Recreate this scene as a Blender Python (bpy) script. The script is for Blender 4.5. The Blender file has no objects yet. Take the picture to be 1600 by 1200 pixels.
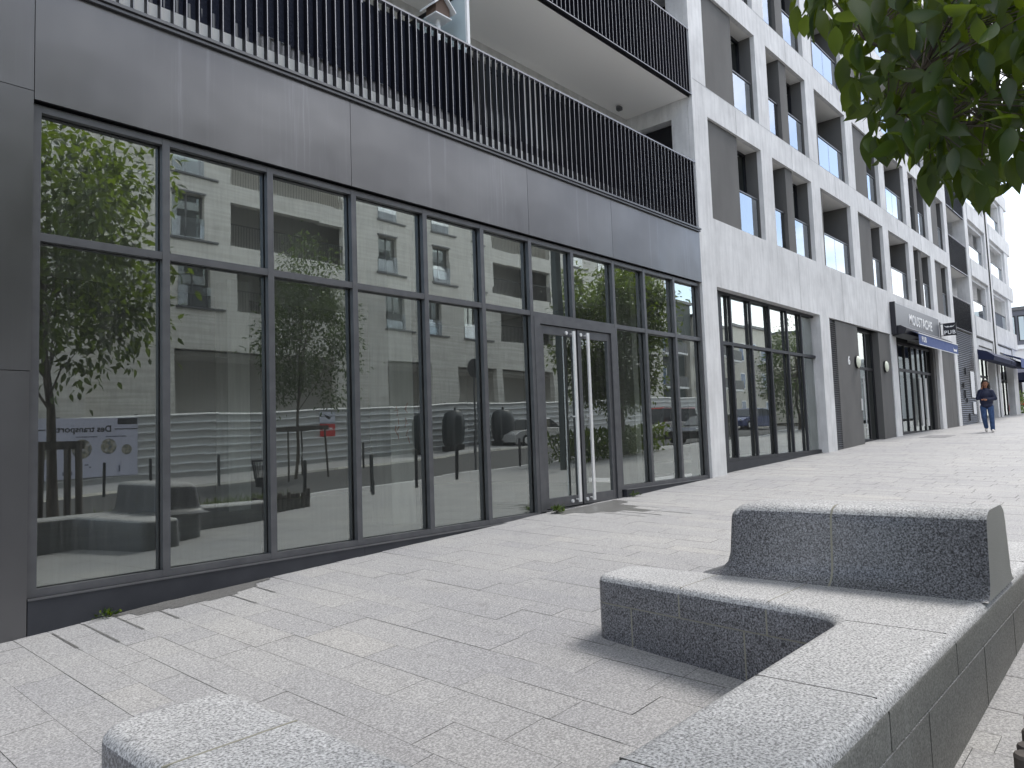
import bpy, bmesh, math, random
import numpy as np
from mathutils import Vector, Matrix
R = math.radians
random.seed(7)
scn = bpy.context.scene
COL = scn.collection
D = 7.0                                  # the facade plane; the camera is the origin of the place

# ------------------------------------------------------------------ camera
F_PX, YAW, PIT, ROL = 1160.58, 0.839456524, 0.072529126, -0.0354453461
cy, sy, cp, sp = math.cos(YAW), math.sin(YAW), math.cos(PIT), math.sin(PIT)
fwd = Vector((sy*cp, cy*cp, sp)); right = Vector((cy, -sy, 0)); up = right.cross(fwd)
r2 = right*math.cos(ROL) + up*math.sin(ROL); u2 = -right*math.sin(ROL) + up*math.cos(ROL)
cam_d = bpy.data.cameras.new('camera'); cam = bpy.data.objects.new('camera', cam_d); COL.objects.link(cam)
cam.matrix_world = Matrix(((r2.x, u2.x, -fwd.x, 0), (r2.y, u2.y, -fwd.y, 0), (r2.z, u2.z, -fwd.z, 0), (0, 0, 0, 1)))
cam_d.sensor_width = 36; cam_d.sensor_fit = 'HORIZONTAL'; cam_d.lens = 36*F_PX/1600
cam_d.clip_start = .05; cam_d.clip_end = 2000
scn.camera = cam
scn.render.resolution_x = 1024; scn.render.resolution_y = 768

def ray(x, y):
    return (fwd*F_PX + r2*(x-800) - u2*(y-600)).normalized()

# ------------------------------------------------------------------ sky, sun, exposure
SUN_AZ = Vector((.98, -.17, 0)).normalized(); SUN_EL = R(54)
w = bpy.data.worlds.new('World'); scn.world = w; w.use_nodes = True
nt = w.node_tree; N = nt.nodes; L = nt.links
for n in list(N): N.remove(n)
out = N.new('ShaderNodeOutputWorld'); bg = N.new('ShaderNodeBackground'); bg2 = N.new('ShaderNodeBackground')
sky = N.new('ShaderNodeTexSky'); sky.sky_type = 'NISHITA'; sky.sun_disc = False
sky.sun_elevation = SUN_EL; sky.sun_rotation = math.atan2(SUN_AZ.x, SUN_AZ.y); sky.air_density = 1.0
tc = N.new('ShaderNodeTexCoord'); mp = N.new('ShaderNodeMapping'); mp.inputs['Scale'].default_value = (1, 1, 1.9)
mp.inputs['Location'].default_value = (3.3, 1.7, .4)
nz = N.new('ShaderNodeTexNoise'); nz.inputs['Scale'].default_value = 1.7; nz.inputs['Detail'].default_value = 7
nz.inputs['Roughness'].default_value = .55; nz.inputs['Distortion'].default_value = .3
rp = N.new('ShaderNodeValToRGB'); rp.color_ramp.elements[0].position = .42; rp.color_ramp.elements[1].position = .56
nz2 = N.new('ShaderNodeTexNoise'); nz2.inputs['Scale'].default_value = 3.5; nz2.inputs['Detail'].default_value = 5
rp2 = N.new('ShaderNodeValToRGB'); rp2.color_ramp.elements[0].color = (.82, .84, .87, 1); rp2.color_ramp.elements[1].color = (1.0, 1.0, 1.0, 1)
rp2.color_ramp.elements[0].position = .35; rp2.color_ramp.elements[1].position = .62
L.new(tc.outputs['Generated'], mp.inputs['Vector']); L.new(mp.outputs[0], nz.inputs['Vector']); L.new(mp.outputs[0], nz2.inputs['Vector'])
L.new(nz.outputs['Fac'], rp.inputs[0]); L.new(nz2.outputs['Fac'], rp2.inputs[0])
mx = N.new('ShaderNodeMixShader'); L.new(rp.outputs[0], mx.inputs[0])
L.new(sky.outputs[0], bg.inputs[0]); bg.inputs[1].default_value = .12
L.new(rp2.outputs[0], bg2.inputs[0]); bg2.inputs[1].default_value = 1.15
L.new(bg.outputs[0], mx.inputs[1]); L.new(bg2.outputs[0], mx.inputs[2]); L.new(mx.outputs[0], out.inputs[0])
sun_d = bpy.data.lights.new('sun', 'SUN'); sun_d.energy = 1.2; sun_d.angle = R(18); sun_d.color = (1, .96, .9)
sun = bpy.data.objects.new('sun', sun_d); COL.objects.link(sun)
sdir = Vector((SUN_AZ.x*math.cos(SUN_EL), SUN_AZ.y*math.cos(SUN_EL), math.sin(SUN_EL)))
sun.rotation_euler = sdir.to_track_quat('Z', 'Y').to_euler(); sun.location = sdir*60
vs = scn.view_settings; vs.view_transform = 'Standard'; vs.look = 'None'; vs.exposure = 1.27; vs.gamma = 1
try: scn.cycles.max_bounces = 10; scn.cycles.transparent_max_bounces = 16; scn.cycles.glossy_bounces = 4; scn.cycles.caustics_reflective = False
except Exception: pass

# ------------------------------------------------------------------ materials
def mat(name, col, rough=.7, metal=0.0, spec=.5):
    m = bpy.data.materials.new(name); m.use_nodes = True
    b = m.node_tree.nodes['Principled BSDF']
    b.inputs['Base Color'].default_value = (*col, 1); b.inputs['Roughness'].default_value = rough
    b.inputs['Metallic'].default_value = metal; b.inputs['Specular IOR Level'].default_value = spec
    return m
def nodes(m): return m.node_tree.nodes, m.node_tree.links, m.node_tree.nodes['Principled BSDF']
def noise(m, scale, detail=4, vec_scale=(1, 1, 1), rough=.5, loc=(0, 0, 0)):
    n, l, b = nodes(m)
    t = n.new('ShaderNodeTexCoord'); g = n.new('ShaderNodeMapping'); g.inputs['Scale'].default_value = vec_scale
    g.inputs['Location'].default_value = loc
    z = n.new('ShaderNodeTexNoise'); z.inputs['Scale'].default_value = scale; z.inputs['Detail'].default_value = detail; z.inputs['Roughness'].default_value = rough
    l.new(t.outputs['Object'], g.inputs[0]); l.new(g.outputs[0], z.inputs['Vector']); return z.outputs['Fac']
def ramp(m, fac, stops):
    n, l, b = nodes(m); r = n.new('ShaderNodeValToRGB'); e = r.color_ramp.elements
    while len(e) < len(stops): e.new(.5)
    for i, (p, c) in enumerate(stops):
        e[i].position = p; e[i].color = (*c, 1) if len(c) == 3 else c
    l.new(fac, r.inputs[0]); return r.outputs[0]
def mix(m, fac, a, b_, mode='MIX'):
    n, l, b = nodes(m); x = n.new('ShaderNodeMix'); x.data_type = 'RGBA'; x.blend_type = mode
    for s, v in ((0, fac), (6, a), (7, b_)):
        if hasattr(v, 'links') or hasattr(v, 'is_output'): l.new(v, x.inputs[s])
        elif isinstance(v, (int, float)): x.inputs[s].default_value = v
        else: x.inputs[s].default_value = (*v, 1)
    return x.outputs[2]
def setc(m, o): m.node_tree.links.new(o, m.node_tree.nodes['Principled BSDF'].inputs['Base Color'])
def bump(m, fac, strength=.2, dist=.01):
    n, l, b = nodes(m); k = n.new('ShaderNodeBump'); k.inputs['Strength'].default_value = strength; k.inputs['Distance'].default_value = dist
    l.new(fac, k.inputs['Height']); l.new(k.outputs[0], b.inputs['Normal'])
def g3(v, t=(1, 1, 1)): return (v*t[0], v*t[1], v*t[2])

def concrete(name, lo, hi, tint=(1, 1, 1.01), bands=None):
    m = mat(name, (.5,)*3, .75)
    a = ramp(m, noise(m, .9, 8, rough=.65), [(.3, g3(lo, tint)), (.7, g3(hi, tint))])
    s = ramp(m, noise(m, 9, 4, (1, 1, .12)), [(.35, (.84,)*3), (.60, (1.0,)*3)])
    c = mix(m, .8, a, s, 'MULTIPLY')
    p = ramp(m, noise(m, 55, 2), [(.30, (.62,)*3), (.36, (1,)*3)])
    c = mix(m, .5, c, p, 'MULTIPLY')
    if bands:                                                   # board marks left by the formwork
        q = ramp(m, noise(m, 5, 3, (.06, .06, 1.6)), [(.40, (.80, .79, .77)), (.60, (1,)*3)])
        c = mix(m, .9, c, q, 'MULTIPLY')
    setc(m, c); bump(m, noise(m, 40, 4), .15, .004); return m
M = {}
M['concrete'] = concrete('pale_concrete', .62, .85, (1.0, 1, 1.0))
M['concrete_beige'] = concrete('beige_board_marked_concrete', .66, .82, (1.02, 1.0, .93), True)
m = M['clad'] = mat('dark_anodised_cladding', (.10, .105, .115), .36, .85)
streak = ramp(m, noise(m, 15, 5, (1, 1, .03), .75), [(.52, (0,)*3), (.92, (.6,)*3)])
area = ramp(m, noise(m, .55, 2, (1, 1, .15), loc=(4, 0, 0)), [(.45, (.0,)*3), (.62, (1,)*3)])
sc = mix(m, area, (0, 0, 0), streak)
base = ramp(m, noise(m, .8, 3), [(.3, (.145, .145, .152)), (.7, (.19, .19, .196))])
setc(m, mix(m, sc, base, (.46, .46, .50)))
rr = ramp(m, noise(m, 1.5, 4, (1, 1, .3)), [(.3, (.28,)*3), (.7, (.42,)*3)]); m.node_tree.links.new(rr, m.node_tree.nodes['Principled BSDF'].inputs['Roughness'])
bump(m, noise(m, 1.1, 2), .18, .05)
m = M['dark_panel'] = mat('dark_grey_base_panel', (.032, .034, .042), .55, .2)
setc(m, ramp(m, noise(m, 3, 6), [(.3, (.026, .028, .035)), (.75, (.042, .044, .052))]))
m = M['frame'] = mat('grey_aluminium_frame', (.085, .087, .094), .4, .5)
setc(m, ramp(m, noise(m, 6, 3), [(.3, (.105, .107, .115)), (.7, (.135, .137, .145))]))
M['inner_frame'] = mat('dark_inner_frame', (.035, .037, .043), .5, .3)
M['black'] = mat('black_metal', (.010, .010, .014), .45, .2)
m = M['fin'] = mat('black_railing_fin', (.012, .012, .018), .4, .3)
M['rail_edge'] = mat('pale_rail_top', (.22, .22, .24), .4, .6); M['fin_edge'] = mat('fin_edge_highlight', (.42, .42, .44), .45, .3)  # fin edge colour stands in for a highlight; rail top is plain pale grey
m = M['render'] = mat('grey_mineral_render', (.12, .118, .115), .9)
setc(m, mix(m, .5, ramp(m, noise(m, 1.3, 5, (1, 1, .5)), [(.3, (.115, .113, .110)), (.7, (.150, .148, .144))]), ramp(m, noise(m, 120, 2), [(.3, (.7,)*3), (.7, (1.15,)*3)]), 'MULTIPLY'))
bump(m, noise(m, 160, 2), .4, .003)
M['soffit'] = mat('painted_soffit', (.88, .87, .845), .85)
M['loggia_wall'] = concrete('pale_loggia_wall', .60, .68, (1, 1, .98))
M['steel'] = mat('brushed_steel', (.86, .86, .86), .38, .55)
M['white'] = mat('white_paint', (.82, .83, .84), .5)
M['letter'] = mat('white_letter', (.9, .9, .9), .5)
M['sign_black'] = mat('black_sign', (.012, .012, .02), .35)
M['sign_metal'] = mat('grey_metal_sign', (.11, .115, .13), .38, .5)
M['navy'] = mat('navy_canvas', (.008, .014, .05), .8)
m = M['blue_canvas'] = mat('blue_canvas', (.075, .115, .27), .85)
setc(m, ramp(m, noise(m, 14, 3), [(.3, (.06, .095, .24)), (.7, (.10, .14, .31))]))
M['lamp'] = mat('cream_glass_lamp', (.78, .80, .66), .3)
m = M['screen_cloth'] = mat('dark_privacy_cloth', (.020, .024, .044), .95)
bump(m, noise(m, 30, 3), .8, .02)
m = M['screen_cloth2'] = M['screen_cloth']
M['wood_bird'] = mat('brown_wood', (.16, .11, .085), .8)
M['frost'] = mat('frosted_glass', (.74, .86, .90), .25); M['frost'].node_tree.nodes['Principled BSDF'].inputs['Transmission Weight'].default_value = .35
M['wood'] = mat('weathered_wood', (.10, .085, .07), .85)
m = M['wood']; setc(m, ramp(m, noise(m, 10, 5, (1, 1, .15)), [(.3, (.035, .030, .028)), (.7, (.12, .10, .085))]))
M['floor_in'] = mat('pale_screed', (.50, .53, .50), .6)
m = M['floor_in']; setc(m, ramp(m, noise(m, 1.2, 6), [(.3, (.68, .71, .68)), (.7, (.82, .85, .81))]))
M['wall_in'] = mat('unfinished_inner_wall', (.17, .185, .175), .9)
M['dark_room'] = mat('dark_room', (.03, .033, .035), .9)
M['pillar_in'] = concrete('inner_pillar_concrete', .88, .94, (.97, 1, .96))
M['bark'] = mat('bark', (.09, .075, .06), .95); m = M['bark']
setc(m, ramp(m, noise(m, 20, 5, (1, 1, .2)), [(.3, (.05, .04, .033)), (.7, (.15, .125, .10))])); bump(m, noise(m, 30, 4, (1, 1, .2)), .6, .02)
M['soil'] = mat('soil', (.06, .045, .033), 1); m = M['soil']
setc(m, ramp(m, noise(m, 8, 6), [(.3, (.03, .024, .018)), (.7, (.11, .085, .06))]))
M['tarmac'] = mat('tarmac', (.05, .05, .052), .9); m = M['tarmac']
setc(m, ramp(m, noise(m, 40, 5), [(.3, (.04,)*3), (.7, (.075,)*3)]))
M['hoard'] = mat('pale_metal_sheet', (.60, .61, .61), .5)
M['red'] = mat('red', (.55, .02, .02), .5)
M['plastic_dark'] = mat('dark_green_grey_plastic', (.02, .028, .032), .5)
M['rubber'] = mat('rubber', (.012, .012, .012), .8)
M['skin'] = mat('skin', (.36, .17, .10), .55)
M['denim'] = mat('denim', (.035, .075, .18), .9)
m = M['denim']; setc(m, ramp(m, noise(m, 14, 4), [(.3, (.025, .055, .13)), (.7, (.055, .105, .24))]))
M['jacket'] = mat('navy_jacket', (.008, .013, .045), .6)
M['hair'] = mat('black_hair', (.006, .005, .005), .5)
M['shoe'] = mat('white_shoe', (.75, .72, .68), .6)

# granite of the bench: flamed pale top, honed dark sides
def granite(name, dark, light, pos, scale=95, rough=.6, tint=(1, 1, 1.04), big=None):
    m = mat(name, (.3,)*3, rough)
    f = noise(m, scale, 3, rough=.7)
    c = ramp(m, f, [(pos[0], g3(dark, tint)), (pos[1], g3((dark+light)/2, tint)), (pos[2], g3(light, tint))])
    f2 = noise(m, 1.6, 5)
    c = mix(m, .7, c, ramp(m, f2, [(.3, (.85,)*3), (.7, (1.06,)*3)]), 'MULTIPLY')
    setc(m, c); bump(m, f, .25, .002); return m
M['granite_top'] = granite('flamed_granite', .14, .66, (.36, .5, .66), 95, .7, (1, 1, 1.0))
M['granite_side'] = granite('honed_granite', .030, .46, (.40, .60, .80), 95, .40, (1, 1.01, 1.08))
M['granite_outer'] = granite('outer_face_granite', .13, .36, (.34, .5, .68), 120, .6, (1, 1, .93))  # outer faces carry their light and green cast in the colour, plus pale runs
m = M['granite_outer']; bsd = m.node_tree.nodes['Principled BSDF'].inputs['Base Color'].links[0].from_socket
setc(m, mix(m, ramp(m, noise(m, 9, 4, (1, 1, .07), .6), [(.60, (0,)*3), (.78, (.55,)*3)]), bsd, (.42, .42, .40)))
M['mortar'] = mat('mortar', (.27, .26, .21), .9)
M['granite_end'] = granite('pale_granite_end', .30, .52, (.34, .5, .66), 150, .6, (1, 1, .96))  # paler granite for the flat street end of the backrest
M['mortar_dark'] = mat('dark_joint', (.05, .05, .045), .9)

# paving: every stone its own shade
m = M['paver'] = mat('granite_paving', (.45,)*3, .62)
n, l, b = nodes(m)
geo = n.new('ShaderNodeNewGeometry')
isl = ramp(m, geo.outputs['Random Per Island'], [(0, (.90, .90, .915)), (.6, (.96, .957, .96)), (.95, (1.0, .995, .985)), (1, (1.05, 1.035, 1.01))])
c = ramp(m, noise(m, 75, 3, rough=.75), [(.34, (.185, .184, .183)), (.5, (.325, .324, .322)), (.66, (.52, .518, .512))])
c = mix(m, 1, c, isl, 'MULTIPLY')
c = mix(m, .8, c, ramp(m, noise(m, .45, 5), [(.32, (.84, .84, .86)), (.68, (1.05, 1.04, 1.02))]), 'MULTIPLY')
# small grime spots and old drips
c = mix(m, .5, c, ramp(m, noise(m, 3.2, 8, rough=.7), [(.30, (.66, .65, .64)), (.42, (1,)*3)]), 'MULTIPLY')
setc(m, c); bump(m, noise(m, 75, 3, rough=.75), .25, .003)
M['grout'] = mat('paving_joint', (.085, .082, .076), .95)
M['wet'] = granite('wet_granite', .07, .22, (.34, .5, .68), 75, .35, (1, .98, .94))

def glass(name, base, tint, gtint=(.90, .96, .93), streaks=False, k=.9):
    m = bpy.data.materials.new(name); m.use_nodes = True; n = m.node_tree.nodes; l = m.node_tree.links
    for x in list(n): n.remove(x)
    o = n.new('ShaderNodeOutputMaterial'); mxs = n.new('ShaderNodeMixShader'); t = n.new('ShaderNodeBsdfTransparent'); g = n.new('ShaderNodeBsdfGlossy')
    t.inputs[0].default_value = (*tint, 1); g.inputs[0].default_value = (*gtint, 1); g.inputs['Roughness'].default_value = 0.0
    fr = n.new('ShaderNodeFresnel'); fr.inputs[0].default_value = 1.5
    ma = n.new('ShaderNodeMath'); ma.operation = 'MULTIPLY_ADD'; ma.inputs[1].default_value = k; ma.inputs[2].default_value = base; ma.use_clamp = True
    l.new(fr.outputs[0], ma.inputs[0]); l.new(ma.outputs[0], mxs.inputs[0]); l.new(t.outputs[0], mxs.inputs[1]); l.new(g.outputs[0], mxs.inputs[2])
    last = mxs.outputs[0]
    tcx = n.new('ShaderNodeTexCoord')
    if streaks:                                                # dust film and dried runs on the outside of the pane
        mp_ = n.new('ShaderNodeMapping'); mp_.inputs['Scale'].default_value = (1, 1, .03)
        z = n.new('ShaderNodeTexNoise'); z.inputs['Scale'].default_value = 38; z.inputs['Detail'].default_value = 4
        r_ = n.new('ShaderNodeValToRGB'); r_.color_ramp.elements[0].position = .45; r_.color_ramp.elements[0].color = (.02,)*3+(1,)
        r_.color_ramp.elements[1].position = .82; r_.color_ramp.elements[1].color = (.075,)*3+(1,)
        d = n.new('ShaderNodeBsdfDiffuse'); d.inputs[0].default_value = (.6, .6, .58, 1); m2 = n.new('ShaderNodeMixShader')
        l.new(tcx.outputs['Object'], mp_.inputs[0]); l.new(mp_.outputs[0], z.inputs['Vector']); l.new(z.outputs['Fac'], r_.inputs[0])
        l.new(r_.outputs[0], m2.inputs[0]); l.new(last, m2.inputs[1]); l.new(d.outputs[0], m2.inputs[2]); last = m2.outputs[0]
    z2 = n.new('ShaderNodeTexNoise'); z2.inputs['Scale'].default_value = .7; z2.inputs['Detail'].default_value = 1
    bp = n.new('ShaderNodeBump'); bp.inputs['Strength'].default_value = .13 if streaks else .03; bp.inputs['Distance'].default_value = .02
    l.new(tcx.outputs['Object'], z2.inputs['Vector']); l.new(z2.outputs['Fac'], bp.inputs['Height']); l.new(bp.outputs[0], g.inputs['Normal'])
    l.new(last, o.inputs[0]); return m
M['glass'] = glass('shopfront_glass', .46, (.95, .99, .96), streaks=True)
M['glass_low'] = glass('lower_shopfront_glass', .32, (.95, .99, .965), (.90, .96, .93), streaks=True)  # lower panes and doors, less reflective than the upper panes
M['glass_win'] = glass('window_glass', .25, (.55, .6, .6))
M['glass_bal'] = glass('balustrade_glass', .36, (.72, .78, .8), (.84, .88, .92))
M['dark_pane'] = mat('dark_window_pane', (.012, .014, .016), .12)
M['glass_shop'] = glass('clear_shop_glass', .22, (.80, .84, .84))

def leafmat(name, c0, c1, tr):
    m = bpy.data.materials.new(name); m.use_nodes = True; n = m.node_tree.nodes; l = m.node_tree.links; b = n['Principled BSDF']; o = n['Material Output']
    ge = n.new('ShaderNodeNewGeometry'); r_ = n.new('ShaderNodeValToRGB'); r_.color_ramp.elements[0].color = (*c0, 1); r_.color_ramp.elements[1].color = (*c1, 1)
    l.new(ge.outputs['Random Per Island'], r_.inputs[0]); l.new(r_.outputs[0], b.inputs['Base Color']); b.inputs['Roughness'].default_value = .42
    t = n.new('ShaderNodeBsdfTranslucent'); t.inputs[0].default_value = (*tr, 1); ms = n.new('ShaderNodeMixShader'); ms.inputs[0].default_value = .34
    l.new(b.outputs[0], ms.inputs[1]); l.new(t.outputs[0], ms.inputs[2]); l.new(ms.outputs[0], o.inputs[0]); return m
M['leaf'] = leafmat('broad_leaf', (.004, .015, .006), (.022, .052, .010), (.24, .34, .010))
M['leaf2'] = leafmat('pale_leaf', (.03, .055, .02), (.07, .10, .03), (.12, .18, .03))
M['grassy'] = leafmat('grass_blade', (.05, .08, .02), (.12, .14, .04), (.15, .2, .03))

# ------------------------------------------------------------------ building blocks
class MB:
    def __init__(s): s.v = []; s.f = []; s.m = []; s.sm = []
    def add(s, vs_, fs, mi=0, smooth=False):
        o = len(s.v); s.v += [tuple(v) for v in vs_]
        for f in fs: s.f.append([o+i for i in f]); s.m.append(mi); s.sm.append(smooth)
        return s
    def box(s, x0, x1, y0, y1, z0, z1, mi=0):
        v = [(x0, y0, z0), (x1, y0, z0), (x1, y1, z0), (x0, y1, z0), (x0, y0, z1), (x1, y0, z1), (x1, y1, z1), (x0, y1, z1)]
        return s.add(v, [(0, 3, 2, 1), (4, 5, 6, 7), (0, 1, 5, 4), (1, 2, 6, 5), (2, 3, 7, 6), (3, 0, 4, 7)], mi)
    def quad(s, a, b_, c_, d_, mi=0): return s.add([a, b_, c_, d_], [(0, 1, 2, 3)], mi)
    def tube(s, p0, p1, r0, r1=None, n=10, mi=0, caps=True, smooth=True):
        r1 = r0 if r1 is None else r1; p0 = Vector(p0); p1 = Vector(p1); d = (p1-p0).normalized()
        a = d.orthogonal().normalized(); b_ = d.cross(a); v = []
        for p, r in ((p0, r0), (p1, r1)):
            for i in range(n):
                t = 2*math.pi*i/n; v.append(p+(a*math.cos(t)+b_*math.sin(t))*r)
        s.add(v, [(i, (i+1) % n, n+(i+1) % n, n+i) for i in range(n)], mi, smooth)
        if caps: s.add(v[:n], [tuple(reversed(range(n)))], mi); s.add(v[n:], [tuple(range(n))], mi)
        return s
    def path(s, pts, rad, n=8, mi=0):
        for i in range(len(pts)-1): s.tube(pts[i], pts[i+1], rad[i], rad[i+1], n, mi, caps=(i == 0 or i == len(pts)-2))
        return s
    def lathe(s, prof, c, n=20, mi=0, sx=1, sy_=1):
        v = []; 
        for (r, z) in prof:
            for i in range(n): t = 2*math.pi*i/n; v.append((c[0]+r*sx*math.cos(t), c[1]+r*sy_*math.sin(t), c[2]+z))
        f = [(k*n+i, k*n+(i+1) % n, (k+1)*n+(i+1) % n, (k+1)*n+i) for k in range(len(prof)-1) for i in range(n)]
        s.add(v, f, mi, True); s.add(v[-n:], [tuple(range(n))], mi); s.add(v[:n], [tuple(reversed(range(n)))], mi); return s
    def prism(s, poly, z0, z1, mi=0):
        n = len(poly); v = [(x, y, z0) for x, y in poly]+[(x, y, z1) for x, y in poly]
        return s.add(v, [tuple(reversed(range(n))), tuple(range(n, 2*n))]+[(i, (i+1) % n, n+(i+1) % n, n+i) for i in range(n)], mi)
    def build(s, name, mats, parent=None, loc=None, bevel=0):
        me = bpy.data.meshes.new(name); off = Vector((0, 0, 0))
        if parent is not None: off = world(parent)
        if loc is not None: off = Vector(loc)
        me.from_pydata([tuple(Vector(v)-off) for v in s.v], [], s.f)
        if not isinstance(mats, (list, tuple)): mats = [mats]
        for x in mats: me.materials.append(x)
        me.polygons.foreach_set('material_index', s.m); me.polygons.foreach_set('use_smooth', s.sm); me.update()
        o = bpy.data.objects.new(name, me); COL.objects.link(o)
        if parent is not None: o.parent = parent; o.location = off-world(parent)
        elif loc is not None: o.location = off
        if bevel:
            bm = bmesh.new(); bm.from_mesh(me); bmesh.ops.bevel(bm, geom=[e for e in bm.edges if e.calc_length() > bevel*2.5], offset=bevel, segments=2, affect='EDGES', profile=.5); bm.to_mesh(me); bm.free()
        return o
def world(o):
    v = Vector(o.location)
    while o.parent is not None: o = o.parent; v = v+Vector(o.location)
    return v
def tag(o, label, cat, group=None, kind=None):
    if label: o['label'] = label
    if cat: o['category'] = cat
    if group: o['group'] = group
    if kind: o['kind'] = kind
    return o
def empty(name, loc, label, cat, group=None):
    o = bpy.data.objects.new(name, None); COL.objects.link(o); o.location = loc; o.empty_display_size = .1
    return tag(o, label, cat, group)
def copy_tree(o, parent=None):
    c = o.copy(); COL.objects.link(c)
    if parent is not None: c.parent = parent
    for ch in KIDS.get(o.name, [x for x in bpy.data.objects if x.parent == o]): copy_tree(ch, c)
    return c
KIDS = {}
def text_mesh(txt, size, depth=.01, spacing=1.0):
    cu = bpy.data.curves.new('t', 'FONT'); cu.body = txt; cu.size = size; cu.extrude = depth; cu.offset = size*.018; cu.align_x = 'CENTER'; cu.align_y = 'CENTER'; cu.space_character = spacing
    ob = bpy.data.objects.new('t', cu); COL.objects.link(ob); bpy.context.view_layer.update()
    dg = bpy.context.evaluated_depsgraph_get(); me = bpy.data.meshes.new_from_object(ob.evaluated_get(dg))
    bpy.data.objects.remove(ob); return me
def put_text(name, txt, size, loc, right_v, up_v, m_, parent, depth=.006, spacing=1.0, sx=1.0):
    me = text_mesh(txt, size, depth, spacing); me.name = name
    rv = Vector(right_v); uv = Vector(up_v); nv = rv.cross(uv)
    off = Vector(loc)-world(parent)
    for v in me.vertices: c = v.co.copy(); v.co = rv*c.x*sx+uv*c.y+nv*c.z
    me.materials.clear(); me.materials.append(m_)
    o = bpy.data.objects.new(name, me); COL.objects.link(o); o.parent = parent; o.location = off; return o

# ------------------------------------------------------------------ the lie of the land
GX = [-30, 1.87, 2.39, 2.93, 3.71, 4.64, 5.76, 7.7, 8.4, 10.5, 11.84, 13.6, 20.0, 26.5, 33.2, 36.8, 39.8, 44, 51.4, 60, 400]
GZ = [-2.9, -1.452, -1.412, -1.375, -1.34, -1.295, -1.243, -1.155, -1.12, -1.06, -1.0, -.93, -.69, -.41, -.25, -.16, -.07, .15, .33, .45, .5]
HY = [-60, -20, -14, -9, -5, -3, 0, 7, 12, 60]
HZ = [0, 0, -.04, -.25, -.33, -.30, -.21, 0, .02, .02]
def gz(x, y): return float(np.interp(x, GX, GZ)+np.interp(y, HY, HZ))
def sheet(name, x0, x1, y0, y1, dz, m_, nx=60, ny=20, kind='structure'):
    b_ = MB(); xs = np.linspace(x0, x1, nx+1); ys = np.linspace(y0, y1, ny+1)
    v = [(x, y, gz(x, y)+dz) for x in xs for y in ys]
    f = [(i*(ny+1)+j, (i+1)*(ny+1)+j, (i+1)*(ny+1)+j+1, i*(ny+1)+j+1) for i in range(nx) for j in range(ny)]
    b_.add(v, f); o = b_.build(name, m_); o['kind'] = kind; return o
# paving: courses run away from the camera towards the shops, stones of mixed length
rnd = random.Random(3)
b_ = MB(); x = -14.0; JX = []
while x < 62:
    wd = rnd.choice([.21, .24, .30, .32, .40]) if x < 30 else .40
    y = -3.2 - rnd.random()*.4
    while y < 7.35:
        ln = rnd.choice([.34, .50, .60, .73, .90]) if x < 30 else rnd.choice([.7, .9, 1.1])
        g_ = .0010+.0018*rnd.random() if x < 12 else .0042; y1 = min(y+ln, 7.4); dz = rnd.uniform(-.0012, .0012)
        b_.quad((x+g_, y+g_, gz(x, y)+dz), (x+wd-g_, y+g_, gz(x+wd, y)+dz), (x+wd-g_, y1-g_, gz(x+wd, y1)+dz), (x+g_, y1-g_, gz(x, y1)+dz))
        y += ln
    x += wd; JX.append(x)
pav = b_.build('pavement', M['paver']); pav['kind'] = 'structure'
sheet('pavement_bed', -14, 62, -3.2, 7.4, -.008, M['grout'], 152, 20)
sheet('far_pavement', -30, 120, -17, -11.0, 0.02, M['paver'], 100, 6)
sheet('road', -30, 120, -11.0, -3.2, -.06, M['tarmac'], 100, 10)
kb = MB()
for i in range(60):
    xa = -14+i*1.3; xb = xa+1.29
    kb.add([(xa, -3.35, gz(xa, -3.3)-.10), (xb, -3.35, gz(xb, -3.3)-.10), (xb, -3.2, gz(xb, -3.2)-.10), (xa, -3.2, gz(xa, -3.2)-.10), (xa, -3.35, gz(xa, -3.2)+.003), (xb, -3.35, gz(xb, -3.2)+.003), (xb, -3.2, gz(xb, -3.2)+.003), (xa, -3.2, gz(xa, -3.2)+.003)],
           [(4, 5, 6, 7), (0, 1, 5, 4), (1, 2, 6, 5), (2, 3, 7, 6), (3, 0, 4, 7)])
kb.build('kerb', M['concrete'])['kind'] = 'structure'
b_ = MB(); b_.quad((-400, -400, -3.2), (400, -400, -3.2), (400, -17.2, -3.2), (-400, -17.2, -3.2)); b_.quad((-400, 6.9, -3.2), (61, 6.9, -3.2), (61, 400, -3.2), (-400, 400, -3.2))
b_.quad((61, -400, .40), (900, -400, .40), (900, 400, .40), (61, 400, .40)); b_.quad((-400, -17.3, -3.21), (-14, -17.3, -3.21), (-14, 7, -3.21), (-400, 7, -3.21))
b_.build('ground', M['tarmac'])['kind'] = 'structure'
# damp patches against the shopfront, spreading along the joints
def stain(pts, name):
    bb = MB(); n_ = len(pts)
    bb.add([(px_, py_, gz(px_, py_)+.003) for px_, py_ in pts], [tuple(range(n_))]); o = bb.build(name, M['wet']); o['kind'] = 'structure'
def jag(pts, amp, seed):
    rr_ = random.Random(seed); out_ = []
    for i in range(len(pts)):
        a, c_ = Vector(pts[i]), Vector(pts[(i+1) % len(pts)]); k = max(1, int((c_-a).length/.07))
        for j in range(k):
            p = a.lerp(c_, j/k); out_.append((p.x+rr_.uniform(-amp, amp), min(6.995, p.y+rr_.uniform(-amp, amp))))
    return out_
stain(jag([(2.50, 6.99), (2.50, 6.90), (2.62, 6.90), (2.64, 6.76), (2.9, 6.74), (2.9, 6.69), (3.22, 6.70), (3.22, 6.66), (3.5, 6.68), (3.52, 6.74), (3.76, 6.78), (3.8, 6.9), (3.98, 6.93), (4.0, 6.99)], .010, 1), 'damp_patch')
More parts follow.
